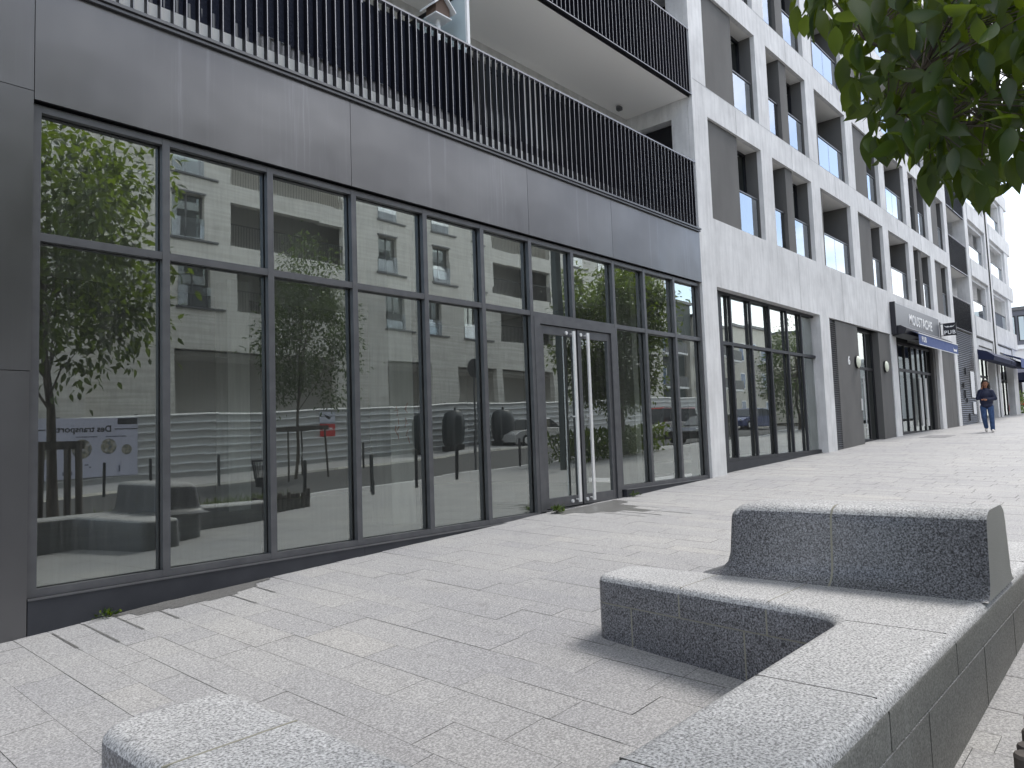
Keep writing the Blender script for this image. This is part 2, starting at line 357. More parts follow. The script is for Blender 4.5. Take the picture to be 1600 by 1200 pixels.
stain(jag([(8.50, 6.97), (8.50, 6.72), (8.72, 6.70), (8.74, 6.44), (9.0, 6.40), (9.02, 6.22), (9.26, 6.2), (9.28, 5.86), (9.5, 5.83), (9.52, 6.22), (9.76, 6.25), (9.78, 6.62), (10.1, 6.66), (10.2, 6.97)], .014, 2), 'damp_patch')
for k, (xa, ya, yb) in enumerate(((2.05, 6.3, 6.9), (2.35, 6.15, 6.92), (2.62, 6.3, 6.92), (2.95, 6.35, 6.75), (3.3, 6.2, 6.7), (3.6, 6.4, 6.75), (8.75, 6.0, 6.45), (9.02, 5.6, 6.3), (9.3, 5.5, 6.2), (9.6, 5.2, 6.25), (9.85, 5.9, 6.7))):
    xa = min(JX, key=lambda v: abs(v-xa))
    stain([(xa, yb), (xa-.012, ya), (xa+.012, ya), (xa+.014, yb)], 'damp_patch')

# ------------------------------------------------------------------ the apartment building with the empty shop
bld = empty('apartment_building', (13.65, 7.0, gz(13.65, 7)), 'pale concrete apartment building above dark metal clad shopfront and street shops', 'building')
BAYS = [(14.30, 17.00, 'P'), (17.65, 20.25, 'S'), (20.92, 23.47, 'L'), (24.15, 26.72, 'P'), (27.35, 29.88, 'L'), (30.50, 33.12, 'S'), (33.78, 36.08, 'P')]
ROWS = [(4.45+2.85*i, 6.65+2.85*i) for i in range(6)]
TOP = ROWS[-1][1]+1.2
wl = MB(); y0, y1 = 7.0, 7.11
xe = [13.66]+[v for b0 in BAYS for v in b0[:2]]+[36.65]
for i in range(0, len(xe), 2): wl.box(xe[i], xe[i+1], y0, y1, 3.0, TOP)                      # piers
for (a, c_, t) in BAYS:
    zz = [3.0]+[v for r_ in ROWS for v in r_]+[TOP]
    for i in range(0, len(zz), 2): wl.box(a, c_, y0, y1, zz[i], zz[i+1])
# ground floor piers
for a, c_ in ((13.66, 14.30), (20.25, 20.95), (26.72, 27.37), (33.15, 33.80), (36.10, 36.65)): wl.box(a, c_, 7.0, 7.45, gz(a, 7)-.4, 3.0)
# side return above the shop, with an opening in it
wl.box(13.66, 14.2, 7.115, 7.5, 3.0, TOP); wl.box(13.66, 14.2, 7.5, 8.7, 6.55, 7.395); wl.box(13.66, 14.2, 7.5, 8.7, 9.4, 9.9); wl.box(13.66, 14.2, 7.5, 8.7, 3.0, 4.9)
wl.box(13.66, 14.2, 7.5, 8.7, 7.4, 7.9)
wl.build('wall', M['concrete'], bld)
# joints of the cast panels
jn = MB()
for xj in (18.95, 22.2, 25.4, 28.6, 31.8, 35.0): jn.box(xj-.004, xj+.004, 6.997, 6.999, 3.03, 4.42)
for r_ in ROWS[1:]:
    for xj in (15.7, 18.95, 22.2, 25.4, 28.6, 31.8): jn.box(xj-.003, xj+.003, 6.997, 6.999, r_[0]-.62, r_[0]-.03)
    jn.box(13.7, 36.6, 6.9975, 6.999, r_[0]-.008, r_[0]-.002)
jn.build('panel_joint', mat('fine_joint', (.33, .33, .34), .9), bld)
core = MB(); core.box(14.3, 36.6, 8.9, 16, -1.0, TOP); core.box(1.0, 14.2, 8.72, 16, 4.0, TOP)
core.box(-14, 1.0, 7.3, 16, 3.2, TOP)
for r_ in ROWS: core.box(14.3, 36.6, 7.46, 8.9, r_[0]-.45, r_[0]-.02); 
core.build('inner_core', M['dark_room'], bld)

def opening(a, c_, typ):
    W = c_-a; H = 2.2; z0 = ROWS[0][0]; res = []
    holder = MB(); fr = MB(); ps = MB(); bal = MB(); cap = MB()
    # lining of the reveal
    dp = 7.45 if typ != 'L' else 8.85
    holder.box(a-.06, a-.001, 7.11, dp, z0, z0+H, 0); holder.box(c_+.001, c_+.06, 7.11, dp, z0, z0+H, 0)
    holder.box(a-.06, c_+.06, 7.11, dp, z0-.05, z0-.001, 0)
    holder.box(a-.06, c_+.06, 7.11, dp, z0+H+.001, z0+H+.05, 1)
    def win(x0, x1, yy, nmul=1):
        fr.box(x0, x0+.06, yy, yy+.06, z0, z0+H); fr.box(x1-.06, x1, yy, yy+.06, z0, z0+H)
        fr.box(x0+.06, x1-.06, yy, yy+.06, z0, z0+.07); fr.box(x0+.06, x1-.06, yy, yy+.06, z0+H-.07, z0+H)
        for k in range(1, nmul+1):
            xm = x0+(x1-x0)*k/(nmul+1); fr.box(xm-.035, xm+.035, yy-.002, yy+.058, z0+.07, z0+H-.07)
        ps.quad((x0+.06, yy+.03, z0+.07), (x1-.06, yy+.03, z0+.07), (x1-.06, yy+.03, z0+H-.07), (x0+.06, yy+.03, z0+H-.07))
    def balu(x0, x1, yy):
        bal.quad((x0, yy, z0+.03), (x1, yy, z0+.03), (x1, yy, z0+1.0), (x0, yy, z0+1.0))
        cap.box(x0, x1, yy-.02, yy+.02, z0+1.0, z0+1.03)
    if typ == 'P':
        xs_ = a+W*.56; holder.box(a, xs_, 7.06, 7.5, z0, z0+H, 0); win(xs_, c_, 7.40); balu(xs_+.01, c_-.03, 7.15)
    elif typ == 'S':
        p0, p1 = a+W*.36, a+W*.54; holder.box(p0, p1, 7.06, 7.5, z0, z0+H, 0); win(a, p0, 7.40); win(p1, c_, 7.40); balu(a+.03, p0-.01, 7.15); balu(p1+.01, c_-.03, 7.15)
    else:
        holder.box(a, a+.24, 7.05, 7.3, z0, z0+H, 0); win(a+.5, a+1.9, 8.80, 1); balu(a+.25, c_-.05, 7.14)
        cap.box(c_-.08, c_-.03, 7.12, 7.16, z0, z0+1.0)
        holder.box(a, c_, 8.86, 8.89, z0, z0+H, 2)
        cap.box(a+(c_-a)*.52-.004, a+(c_-a)*.52+.004, 7.137, 7.139, z0+.03, z0+1.0)
    o = holder.build('window', [M['render'], M['soffit'], M['loggia_wall']], bld, loc=(a, 7.0, z0)); 
    kids = [fr.build('window_frame', M['black'], o), ps.build('pane', M['glass_win'], o), bal.build('glass_balustrade', M['glass_bal'], o), cap.build('handrail', M['frame'], o)]
    return o, kids
for a, c_, t in BAYS:
    o, kids = opening(a, c_, t)
    for i in range(1, 6):
        c2 = o.copy(); COL.objects.link(c2); c2.parent = bld; c2.location = Vector(o.location)+Vector((0, 0, 2.85*i))
        for k_ in kids: kc = k_.copy(); COL.objects.link(kc); kc.parent = c2

# --- metal clad shop: cladding panels
def panel(x0, x1, z0, z1, nm='cladding_panel', m_='clad', y=7.0, d=.03, lab=None):
    p = MB(); p.box(x0+.003, x1-.003, y, y+d, z0+.003, z1-.003); o = p.build(nm, M[m_], bld, loc=(x0, y, z0))
    if lab: o['label'] = lab
for x0, x1 in ((1.885, 5.12), (5.12, 8.30), (8.30, 10.50), (10.50, 13.655)): panel(x0, x1, 3.0, 4.03)
panel(-3, 1.885, 3.07, 4.03); panel(-3, 1.885, .69, 3.07); panel(-3, 1.875, -2.4, .69)
bk = MB(); bk.box(-14, 13.655, 7.035, 7.16, 3.03, 4.05); bk.box(-14, 1.86, 7.035, 7.3, -3, 3.03); bk.build('backing', M['dark_panel'], bld)
tr = MB(); tr.box(-3, 13.655, 6.965, 7.05, 4.032, 4.058); tr.box(-3, 13.655, 6.945, 7.05, 4.07, 4.10); tr.box(-3, 13.655, 6.985, 7.05, 4.058, 4.07)
for xj in (3.5, 6.4, 9.6, 12.1): tr.box(xj-.003, xj+.003, 6.9435, 6.9445, 4.07, 4.10)
tr.build('ledge', M['frame'], bld)
# base panel under the glazing
def basep(x0, x1, ztop, yy=7.0):
    p = MB(); p.box(x0, x1, yy, yy+.12, min(gz(x0, 7), gz(x1, 7))-.3, ztop); p.box(x0, x1, yy-.008, yy+.12, ztop+.001, ztop+.012, 1)
    p.build('base_panel', [M['dark_panel'], M['frame']], bld, loc=(x0, yy, ztop))
basep(1.88, 5.2, -1.175); basep(5.203, 8.40, -1.175); basep(10.6, 13.655, -.94)
# shopfront glazing
GY = 7.13
def bar(mb, x0, x1, z0, z1, y0_=7.05, y1_=7.22): mb.box(x0, x1, y0_, y1_, z0, z1)
def storefront(name, xs_, zt, zm, zb, frames_y=7.05, wid=.07, lab=None, glassm='glass', fm='frame'):
    f = MB(); n_ = len(xs_); hw = wid/2; d = frames_y
    for i, xm in enumerate(xs_):
        f.box(xm-hw, xm+hw, d, d+.06, zb, zt); f.box(xm-hw*.7, xm+hw*.7, d+.095, d+.20, zb, zt, 1)
    for i in range(n_-1):
        a, c_ = xs_[i]+hw, xs_[i+1]-hw
        for z0, z1 in ((zt-.06, zt), (zm-.035, zm+.035), (zb, zb+.065)): f.box(a, c_, d+.003, d+.06, z0, z1); f.box(a, c_, d+.095, d+.19, z0+.01, z1-.01, 1)
    o = f.build('shopfront', [M[fm], M['inner_frame']], bld, loc=(xs_[0], d, zb))
    if lab: o['label'] = lab
    for i in range(n_-1):
        for z0, z1 in ((zm, zt), (zb, zm)):
            p = MB(); e = .0035*(((i*7+int(z0*3)) % 5)/2-1); y_ = d+.078
            p.quad((xs_[i]+.01, y_+e, z0+.01), (xs_[i+1]-.01, y_-e, z0+.01), (xs_[i+1]-.01, y_-e*.5, z1-.01), (xs_[i]+.01, y_+e, z1-.01)); p.build('pane', M[glassm if z0 == zm or glassm != 'glass' else 'glass_low'], o)
    return o
storefront('shopfront', [1.92, 3.005, 4.10, 5.18, 6.285, 7.335, 8.36], 2.98, 1.84, -1.16, lab='wide run of tall grey framed panes left of the double door')
storefront('shopfront', [10.55, 11.535, 12.60, 13.60], 2.98, 1.84, -.93, lab='three pane run of shop glazing right of the double door')
# over-door lights + door
f = MB(); f.box(8.395, 10.515, 7.053, 7.11, 2.92, 2.98); f.box(8.395, 10.515, 7.053, 7.11, 1.80, 1.87); f.box(9.36, 9.43, 7.05, 7.11, 1.87, 2.92); f.box(9.37, 9.42, 7.145, 7.25, 1.87, 2.92)
o = f.build('fanlight', M['frame'], bld, loc=(8.4, 7.05, 1.8))
for xa, xb in ((8.37, 9.39), (9.40, 10.54)):
    p = MB(); p.quad((xa, 7.128, 1.85), (xb, 7.128, 1.85), (xb, 7.128, 2.95), (xa, 7.128, 2.95)); p.build('pane', M['glass'], o)
f = MB(); f.box(8.395, 8.53, 7.045, 7.20, -1.10, 1.80); f.box(10.40, 10.515, 7.045, 7.20, -1.10, 1.80); f.box(8.53, 10.40, 7.045, 7.20, 1.70, 1.80)
f.box(8.53, 10.40, 7.06, 7.2, -1.25, -1.085); f.build('door_frame', M['frame'], bld, loc=(8.4, 7.05, -1.1))
for x0, x1, hx in ((8.54, 9.445, 9.29), (9.485, 10.39, 9.66)):
    f = MB(); st = .085
    f.box(x0, x0+st, 7.07, 7.13, -1.07, 1.69); f.box(x1-st, x1, 7.07, 7.13, -1.07, 1.69)
    f.box(x0+st, x1-st, 7.072, 7.128, 1.56, 1.69); f.box(x0+st, x1-st, 7.072, 7.128, -1.07, -.92)
    d_ = f.build('door', M['frame'], bld, loc=(x0, 7.07, -1.07), bevel=.003)
    p = MB(); p.quad((x0+st-.005, 7.10, -.925), (x1-st+.005, 7.10, -.925), (x1-st+.005, 7.10, 1.565), (x0+st-.005, 7.10, 1.565)); p.build('pane', M['glass_low'], d_)
    h = MB(); h.box(hx-.028, hx+.028, 6.985, 7.01, -1.02, 1.64)
    for zz in (-.98, .3, 1.60): h.tube((hx, 7.0, zz), (hx, 7.08, zz), .012, n=8)
    h.build('handle', M['steel'], d_, bevel=0)
    k = MB(); kx = hx-.11 if hx < 9.4 else hx-.10
    k.tube((kx, 7.05, 1.61), (kx, 7.075, 1.61), .028, n=14); k.tube((kx, 7.05, -1.0), (kx, 7.075, -1.0), .028, n=14); k.build('lock', M['steel'], d_)
f = MB(); f.box(9.447, 9.483, 7.085, 7.12, -1.07, 1.69); f.build('door_seal', M['black'], bld)
# slab edge / balconies
def fins(name, x0, x1, z0, z1, step, yf, m_=M['fin'], depth=.075, th=.011):
    b1 = MB(); x_ = x0+step/2
    while x_ < x1-.02: b1.box(x_-th/2, x_+th/2, yf, yf+depth, z0+.03, z1-.02); x_ += step
    b1.box(x0, x1, yf+.005, yf+depth, z0, z0+.025)
    return b1
def balcony(x0, x1, zb, zt, floor_z, step=.125):
    b2 = fins('railing', x0, x1, zb, zt, step, 7.0)
    o = MB(); o.box(x0, x1, 7.07, 8.72, floor_z-.22, floor_z, 0); o.box(x0, x1, 7.062, 7.069, floor_z-.24, zb+.03, 1)
    o = o.build('balcony', [M['soffit'], M['black']], bld, loc=(x0, 7.0, floor_z)); b2.build('railing', M['fin'], o)
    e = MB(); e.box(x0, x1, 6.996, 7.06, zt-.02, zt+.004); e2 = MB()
    # strips that paint a highlight along the front edge of each fin
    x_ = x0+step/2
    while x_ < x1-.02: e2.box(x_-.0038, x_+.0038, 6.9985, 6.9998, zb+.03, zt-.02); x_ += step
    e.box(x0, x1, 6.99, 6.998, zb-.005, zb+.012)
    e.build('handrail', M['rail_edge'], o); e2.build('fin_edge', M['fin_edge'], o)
    if floor_z > 5: q = MB(); q.box(x0, x1, 7.064, 7.068, zb+.03, zt-.06); q.build('dark_backing', M['screen_cloth'], o)  # dark sheet closing the gaps behind the upper fins
    return o
bal1 = balcony(-2.0, 13.655, 4.105, 5.50, 4.3)
up_ = MB(); up_.box(-2.0, 13.6, 7.10, 7.13, 4.105, 4.46)
x_ = -2.0
while x_ < 13.6: up_.tube((x_, 7.095, 4.11), (x_, 7.095, 4.455), .022, n=8); x_ += .125
up_.build('upstand', mat('corrugated_upstand', (.26, .26, .27), .5, .3), bal1)
for i in range(1, 6): balcony(-2.0, 13.655, 6.92+2.86*(i-1), 8.33+2.86*(i-1), 7.12+2.86*(i-1), .115)
# back of the balcony
bw = MB()
zf = 4.3
for (a, c_, k) in ((-14, -1.5, 0), (0.5, 2.8, 0), (5.2, 7.9, 0), (10.2, 10.8, 0), (13.0, 13.66, 0)): bw.box(a, c_, 8.6, 8.71, 4.3, TOP)
for (a, c_) in ((-1.5, .5), (2.8, 5.2), (7.9, 10.2), (10.8, 13.0)):
    for i in range(6): bw.box(a, c_, 8.6, 8.71, 6.6+2.86*i, 7.2+2.86*i)
bw.build('balcony_wall', M['loggia_wall'], bld)
for i in range(2):
    for (a, c_) in ((-1.5, .5), (2.8, 5.2), (7.9, 10.2), (10.8, 13.0)):
        zb = 4.3+2.86*i; q = MB(); q.box(a, a+.06, 8.64, 8.70, zb, zb+2.28); q.box(c_-.06, c_, 8.64, 8.70, zb, zb+2.28); q.box((a+c_)/2-.03, (a+c_)/2+.03, 8.64, 8.70, zb, zb+2.28); q.box(a+.06, c_-.06, 8.642, 8.698, zb+2.2, zb+2.28)
        o = q.build('balcony_window', M['black'], bld, loc=(a, 8.6, zb)); q = MB(); q.quad((a, 8.67, zb), (c_, 8.67, zb), (c_, 8.67, zb+2.25), (a, 8.67, zb+2.25)); q.build('pane', M['dark_pane'], o)
# opening in the side wall
q = MB(); q.box(13.9, 13.95, 7.51, 8.69, 4.9, 6.54); q.build('side_window', M['black'], bld)
q = MB(); q.tube((12.9, 8.3, 6.86), (12.9, 8.3, 6.80), .05, n=12); q.box(12.9, 12.98, 8.25, 8.35, 6.79, 6.86); q.build('ceiling_fitting', M['frame'], bld)
# frosted divider between the balconies
q = MB(); q.box(7.235, 7.285, 7.10, 7.14, 4.3, 6.9); q.box(7.24, 7.28, 7.14, 8.55, 6.36, 6.42, 1); q.box(7.24, 7.28, 8.5, 8.55, 4.3, 6.36, 1)
dv = q.build('balcony_divider', [M['white'], M['black']], bld); q = MB(); q.box(7.255, 7.265, 7.14, 8.5, 4.5, 6.36); q.build('frosted_pane', M['frost'], dv)

# --- inside of the shop
ins = MB(); ins.box(-2.5, 14.6, 7.16, 15.0, -1.35, -1.12, 0); ins.box(-2.5, 21.0, 14.2, 14.3, -1.2, 3.2, 1); ins.box(-2.6, -2.5, 7.16, 14.3, -1.2, 3.2, 1)
ins.box(-2.5, 21.0, 7.2, 14.3, 3.04, 3.25, 2); ins.box(20.6, 20.7, 7.45, 14.3, -1.2, 3.03, 1)
ins.box(14.61, 20.6, 7.3, 15.0, -.9, -.68, 0); ins.box(14.0, 14.3, 10.5, 14.2, -1.12, 3.03, 1)
ins.build('shop_interior', [M['floor_in'], M['wall_in'], M['soffit']], bld)
for xx, yy in ((6.45, 8.05), (12.6, 8.05), (18.4, 9.2), (6.45, 12.6)):
    q = MB(); q.box(xx, xx+.42, yy, yy+.45, -1.118, 3.035); q.build('inner_pillar', M['pillar_in'], bld)
# graffiti scribbles in orange on the near pillar
q = MB(); rr_ = random.Random(5)
for cxx, mirror in ((6.56, 1), (6.74, 1)):
    for k in range(9):
        x0 = cxx+rr_.uniform(-.03, .03); z0 = .05+rr_.uniform(0, .42); x1 = cxx+rr_.uniform(-.04, .04); z1 = z0+rr_.uniform(-.1, .1); q.tube((x0, 8.045, z0), (x1, 8.045, z1), .006, n=5)
q.build('spray_mark', mat('orange_spray', (.55, .22, .08), .8), bld)

# --- second shop window
storefront('shopfront', [14.80, 15.28, 16.30, 17.36, 18.42, 19.36, 20.36], 3.0, 1.88, -.66, 7.18, .06, fm='inner_frame', lab='second grid of shop panes set in the concrete bay')
q = MB(); q.box(14.30, 14.76, 7.17, 7.30, -.66, 3.0); q.box(14.30, 20.25, 7.16, 7.30, -1.2, -.665); q.build('base_panel', M['dark_panel'], bld)
q = MB(); q.box(14.3, 20.25, 7.15, 7.5, 3.001, 3.06); q.build('lintel_soffit', M['concrete'], bld)
# --- louvre and entrance bay
def louvre(x0, x1, z0, z1, yy, step=.06, m1=M['frame'], dark=M['black']):
    q = MB(); q.box(x0, x1, yy+.05, yy+.07, z0, z1, 1); z_ = z0+.02
    while z_ < z1-.03: q.add([(x0, yy, z_), (x1, yy, z_), (x1, yy+.045, z_+.035), (x0, yy+.045, z_+.035), (x0, yy+.004, z_-.008), (x1, yy+.004, z_-.008), (x1, yy+.049, z_+.027), (x0, yy+.049, z_+.027)], [(0, 1, 2, 3), (0, 4, 5, 1), (4, 7, 6, 5)], 0); z_ += step
    return q.build('louvre', [m1, dark], bld, loc=(x0, yy, z0))
louvre(20.97, 21.50, -.62, 2.97, 7.03)
q = MB(); q.box(21.5, 23.40, 7.03, 7.25, -.9, 2.97); q.build('entrance_panel', M['render'], bld); q = MB(); q.box(25.46, 26.70, 7.03, 7.55, -.9, 2.97); q.build('entrance_panel', M['render'], bld)
q = MB(); q.box(20.95, 26.72, 7.25, 7.6, 2.97, 3.02); q.box(23.35, 25.5, 7.55, 7.58, -1, 2.97); q.build('entrance_recess', M['dark_panel'], bld)
q = MB()
for xx in (23.42, 24.0, 24.72, 25.40): q.box(xx-.035, xx+.035, 7.22, 7.28, -.52, 2.95)
for za, zb in ((-.52, -.42), (1.72, 1.80), (2.88, 2.95)): q.box(23.455, 25.365, 7.222, 7.278, za, zb)
o = q.build('entrance_door', M['black'], bld, loc=(23.4, 7.2, -.5)); q = MB(); q.quad((23.42, 7.25, -.5), (25.4, 7.25, -.5), (25.4, 7.25, 2.9), (23.42, 7.25, 2.9)); q.build('pane', M['glass_shop'], o)
q = MB(); q.tube((24.15, 7.17, -.3), (24.15, 7.17, 1.5), .02, n=8); q.tube((24.15, 7.17, -.1), (24.15, 7.23, -.1), .012, n=6); q.tube((24.15, 7.17, 1.3), (24.15, 7.23, 1.3), .012, n=6); q.build('handle', M['steel'], o)
q = MB(); q.box(23.30, 23.38, 7.01, 7.03, .45, .80); q.build('intercom', M['steel'], bld)
put_text('house_number', '6', .34, (22.45, 7.025, 1.88), (1, 0, 0), (0, 0, 1), M['letter'], bld)
for xx, lb in ((23.12, 'cream oval wall lamp left of the entrance door numbered 6'), (25.95, 'cream oval wall lamp right of the recessed entrance door')):
    e_ = empty('wall_lamp', (xx, 7.03, 1.88), lb, 'lamp', 'oval lamps beside the entrance'); q = MB()
    q.add([(xx+.19*math.cos(t_)*1.0, yv, 1.88+.19*math.sin(t_)) for yv in (6.975, 7.03) for t_ in [2*math.pi*k/24 for k in range(24)]], [tuple(range(24))]+[(k, (k+1) % 24, 24+(k+1) % 24, 24+k) for k in range(24)]); q.build('back_plate', M['black'], e_)
    q = MB(); vv = []; ff = []
    for j in range(5):
        rr = .175*math.cos(j*math.pi/10); yy_ = 6.973-.05*math.sin(j*math.pi/10)
        vv += [(xx+rr*math.cos(2*math.pi*k/24), yy_, 1.88+rr*math.sin(2*math.pi*k/24)) for k in range(24)]
    ff = [(j*24+k, j*24+(k+1) % 24, (j+1)*24+(k+1) % 24, (j+1)*24+k) for j in range(4) for k in range(24)]+[tuple(range(96, 120))]
    q.add(vv, ff, 0, True); q.build('glass_cover', M['lamp'], e_)
# --- pub front
q = MB()
for xx in (27.42, 28.25, 29.1, 29.95, 30.7, 31.45, 32.1, 32.75): q.box(xx-.035, xx+.035, 7.20, 7.26, -.32, 2.88)
for za, zb in ((-.38, -.26), (1.86, 1.96), (2.80, 2.88)): q.box(27.37, 32.8, 7.203, 7.277, za, zb)
o = q.build('pub_front', M['black'], bld, loc=(27.4, 7.2, -.3)); q = MB(); q.quad((27.4, 7.24, -.3), (32.8, 7.24, -.3), (32.8, 7.24, 2.85), (27.4, 7.24, 2.85)); q.build('pane', M['glass_shop'], o)
q = MB()
for xx in (30.62, 30.78, 31.38, 31.52): q.tube((xx, 7.13, -.1), (xx, 7.13, 1.7), .028, n=8)
q.build('handle', M['steel'], o)
q = MB(); q.box(32.78, 33.15, 7.10, 7.5, -.6, 3.0); q.box(33.80, 35.2, 7.04, 7.3, -.6, 2.98); q.box(35.215, 36.10, 7.04, 7.3, -.6, 2.98); q.build('pub_side_panel', M['render'], bld)
q = MB(); q.box(27.37, 33.0, 12.9, 13.0, -.6, 3.0); q.box(27.37, 33.0, 7.3, 13, -.5, -.36); q.box(27.37, 33.0, 7.3, 13, 2.9, 3.0); q.build('pub_interior', M['dark_room'], bld)

# --- recess with black balconies, beyond the seventh bay
rec = empty('recessed_block', (36.66, 7.0, gz(37, 7)), 'narrow recessed block with black railings over louvred wall, between two concrete fronts', 'building')
q = MB(); q.box(36.66, 40.25, 8.9, 15, -1, TOP)
q.build('wall', M['loggia_wall'], rec)
for i in range(6):
    zb = 4.12+2.72*i; q = MB(); q.box(36.66, 40.25, 7.05, 8.9, zb, zb+.16); o = q.build('balcony', M['soffit'], rec)
    q = fins('railing', 36.66, 40.25, zb, zb+1.36, .11, 6.99); q.box(36.66, 40.25, 7.06, 7.07, zb, zb+1.30); q.build('railing', M['fin'], o)
    q = MB(); q.box(36.66, 40.25, 6.985, 7.05, zb+1.36, zb+1.385); q.box(36.66, 40.25, 6.98, 6.99, zb-.02, zb+.01); q.build('railing_edge', M['rail_edge'], o)
q = MB(); q.box(36.68, 40.22, 7.09, 7.11, -.5, 4.10, 1); z_ = -.45
while z_ < 4.05: q.add([(36.68, 7.02, z_), (40.22, 7.02, z_), (40.22, 7.06, z_+.05), (36.68, 7.06, z_+.05)], [(0, 1, 2, 3)]); q.add([(36.68, 7.02, z_), (40.22, 7.02, z_), (40.22, 7.03, z_-.02), (36.68, 7.03, z_-.02)], [(3, 2, 1, 0)]); z_ += .085
lv = q.build('louvre', [M['frame'], M['black']], rec)
q = MB()
for (xx, zz, ww, hh) in ((37.6, 1.05, .12, .35), (37.9, .85, .12, .2), (37.35, 1.5, .25, .2), (38.0, 2.1, .12, .3), (38.2, .05, .12, .3)): q.box(xx, xx+ww, 6.98, 7.02, zz, zz+hh)
q.build('vent_handle', M['black'], rec)
q = MB(); q.box(39.05, 39.85, 7.0, 7.012, 1.1, 2.3); q.box(39.2, 39.8, 6.999, 7.011, .35, .9); o = q.build('paper_notice', M['white'], None, loc=(39.05, 7.0, .4)); tag(o, 'white paper notices taped to the louvred wall behind the walking person', 'notice')

# ------------------------------------------------------------------ the corner building at the far end
cb = empty('corner_building', (40.3, 7.0, gz(42, 7)), 'pale concrete corner building with open framed loggias at the street end', 'building')
q = MB(); zb0 = [5.05+2.76*i for i in range(6)]
CT = zb0[-1]+2.0
for a, c_ in ((40.30, 40.98), (45.15, 46.45)): q.box(a, c_, 6.98, 7.5, 3.2, CT)
q.box(50.95, 52.1, 6.98, 7.9, 5.05, CT)
for i, z0 in enumerate([4.1]+[v+1.95 for v in zb0]):
    hh = .95 if i == 0 else .82
    q.box(40.98, 45.15, 6.95, 7.25, z0, z0+hh); q.box(46.45, 52.9, 6.95, 7.25, z0, z0+hh); q.box(40.3, 52.9, 7.25, 10, z0+.35, z0+.6)
    q.box(52.6, 52.9, 7.25, 10, z0, z0+hh)
q.box(40.26, 46.4, 8.9, 10.5, 3, CT)
for a, c_ in ((40.26, 41.1), (45.1, 46.6), (50.7, 52.2)): q.box(a, c_, 6.97, 7.3, -.4, 3.2)
q.box(40.26, 52.2, 6.99, 7.4, 3.2, 4.1)
q.build('wall', M['concrete'], cb)
# stepped frames round the openings
q = MB()
for z0 in zb0:
    for a, c_ in ((40.98, 45.15), (46.45, 50.95)):
        q.box(a+.001, a+.18, 7.08, 7.3, z0, z0+1.95); q.box(c_-.30, c_-.001, 7.08, 7.3, z0, z0+1.95); q.box(a+.18, c_-.30, 7.08, 7.3, z0+1.77, z0+1.949)
for a, c_ in ((41.0, 45.2), (46.6, 50.9)):
    for e in (0, .45): q.box(a+e, c_-e, 6.972, 6.988, 4.0-e*.9, 4.06-e*.9, 1); q.box(c_-e-.07, c_-e, 6.972, 6.988, 3.2, 4.0-e*.9, 1)
for xx in (45.55, 45.75): q.box(xx, xx+.06, 6.955, 6.98, 3.25, CT-.1, 1); q.box(xx, xx+.06, 6.955, 6.97, -.2, 3.2, 1)
q.build('opening_frame', [M['concrete'], M['mortar_dark']], cb)
for z0 in zb0:
    for a, c_ in ((41.16, 44.85), (46.63, 50.65)):
        g_ = MB(); g_.quad((a, 7.15, z0), (c_, 7.15, z0), (c_, 7.15, z0+.85), (a, 7.15, z0+.85)); o = g_.build('glass_balustrade', M['glass_bal'], cb); h = MB(); h.box(a, c_, 7.13, 7.17, z0+.85, z0+.89); h.build('handrail', M['black'], o)
q = MB()
for a, c_ in ((41.1, 45.1), (46.6, 50.7)):
    for k in range(5): xx = a+(c_-a)*k/4; q.box(xx-.06, xx+.06, 7.32, 7.4, 0, 3.15)
    q.box(a, c_, 7.322, 7.398, 2.2, 2.3)
o = q.build('restaurant_front', M['black'], cb); q = MB(); q.quad((41.1, 7.36, 0), (50.7, 7.36, 0), (50.7, 7.36, 3.15), (41.1, 7.36, 3.15)); q.build('pane', M['glass_shop'], o)
q = MB(); q.box(41.1, 50.7, 9.4, 9.5, -.3, 3.2); q.build('restaurant_interior', M['dark_room'], cb)

# ------------------------------------------------------------------ signs and awnings
def zat(x): return 0
sg = empty('shop_sign', (27.3, 6.85, 3.2), 'long grey metal fascia sign lettered MOUSTACHE above the pub', 'sign')
q = MB(); q.box(26.92, 32.9, 6.84, 6.99, 3.30, 4.06); q.build('sign_box', M['sign_metal'], sg, bevel=.01)
q = MB(); q.box(26.86, 26.918, 6.83, 6.995, 3.0, 4.1); q.build('end_cap', M['sign_black'], sg)
put_text('lettering', 'MOUSTACHE', .50, (30.15, 6.835, 3.64), (1, 0, 0), (0, 0, 1), M['letter'], sg, .005, 1.15, .98)
ps_ = empty('projecting_sign', (33.8, 6.65, 3.5), 'small black square sign lettered PUB on a bracket beyond the fascia', 'sign')
q = MB(); q.box(33.77, 33.83, 6.42, 6.88, 3.50, 3.96); q.build('sign_box', M['sign_black'], ps_)
q = MB(); q.tube((33.8, 6.40, 3.97), (33.8, 7.0, 3.97), .014, n=8); q.tube((33.8, 6.40, 3.49), (33.8, 7.0, 3.49), .014, n=8); q.box(33.78, 33.82, 6.97, 7.0, 3.4, 4.05); q.build('bracket', M['black'], ps_)
put_text('lettering', 'PUB', .21, (33.765, 6.65, 3.60), (0, -1, 0), (0, 0, 1), M['letter'], ps_, .003, 1.15)
q = MB()
for s_ in (-1, 1):
    prof = [(.00, .0), (.05, .035), (.10, .015), (.15, .03), (.185, .065)]; low = [(.185, .055), (.14, -.0), (.09, -.02), (.04, -.02), (.0, -.012)]
    pts = [(33.762, 6.65-s_*a_, 3.83+z_) for a_, z_ in prof+low]; q.add(pts, [tuple(range(len(pts))) if s_ > 0 else tuple(reversed(range(len(pts))))])
q.build('moustache_emblem', M['letter'], ps_)

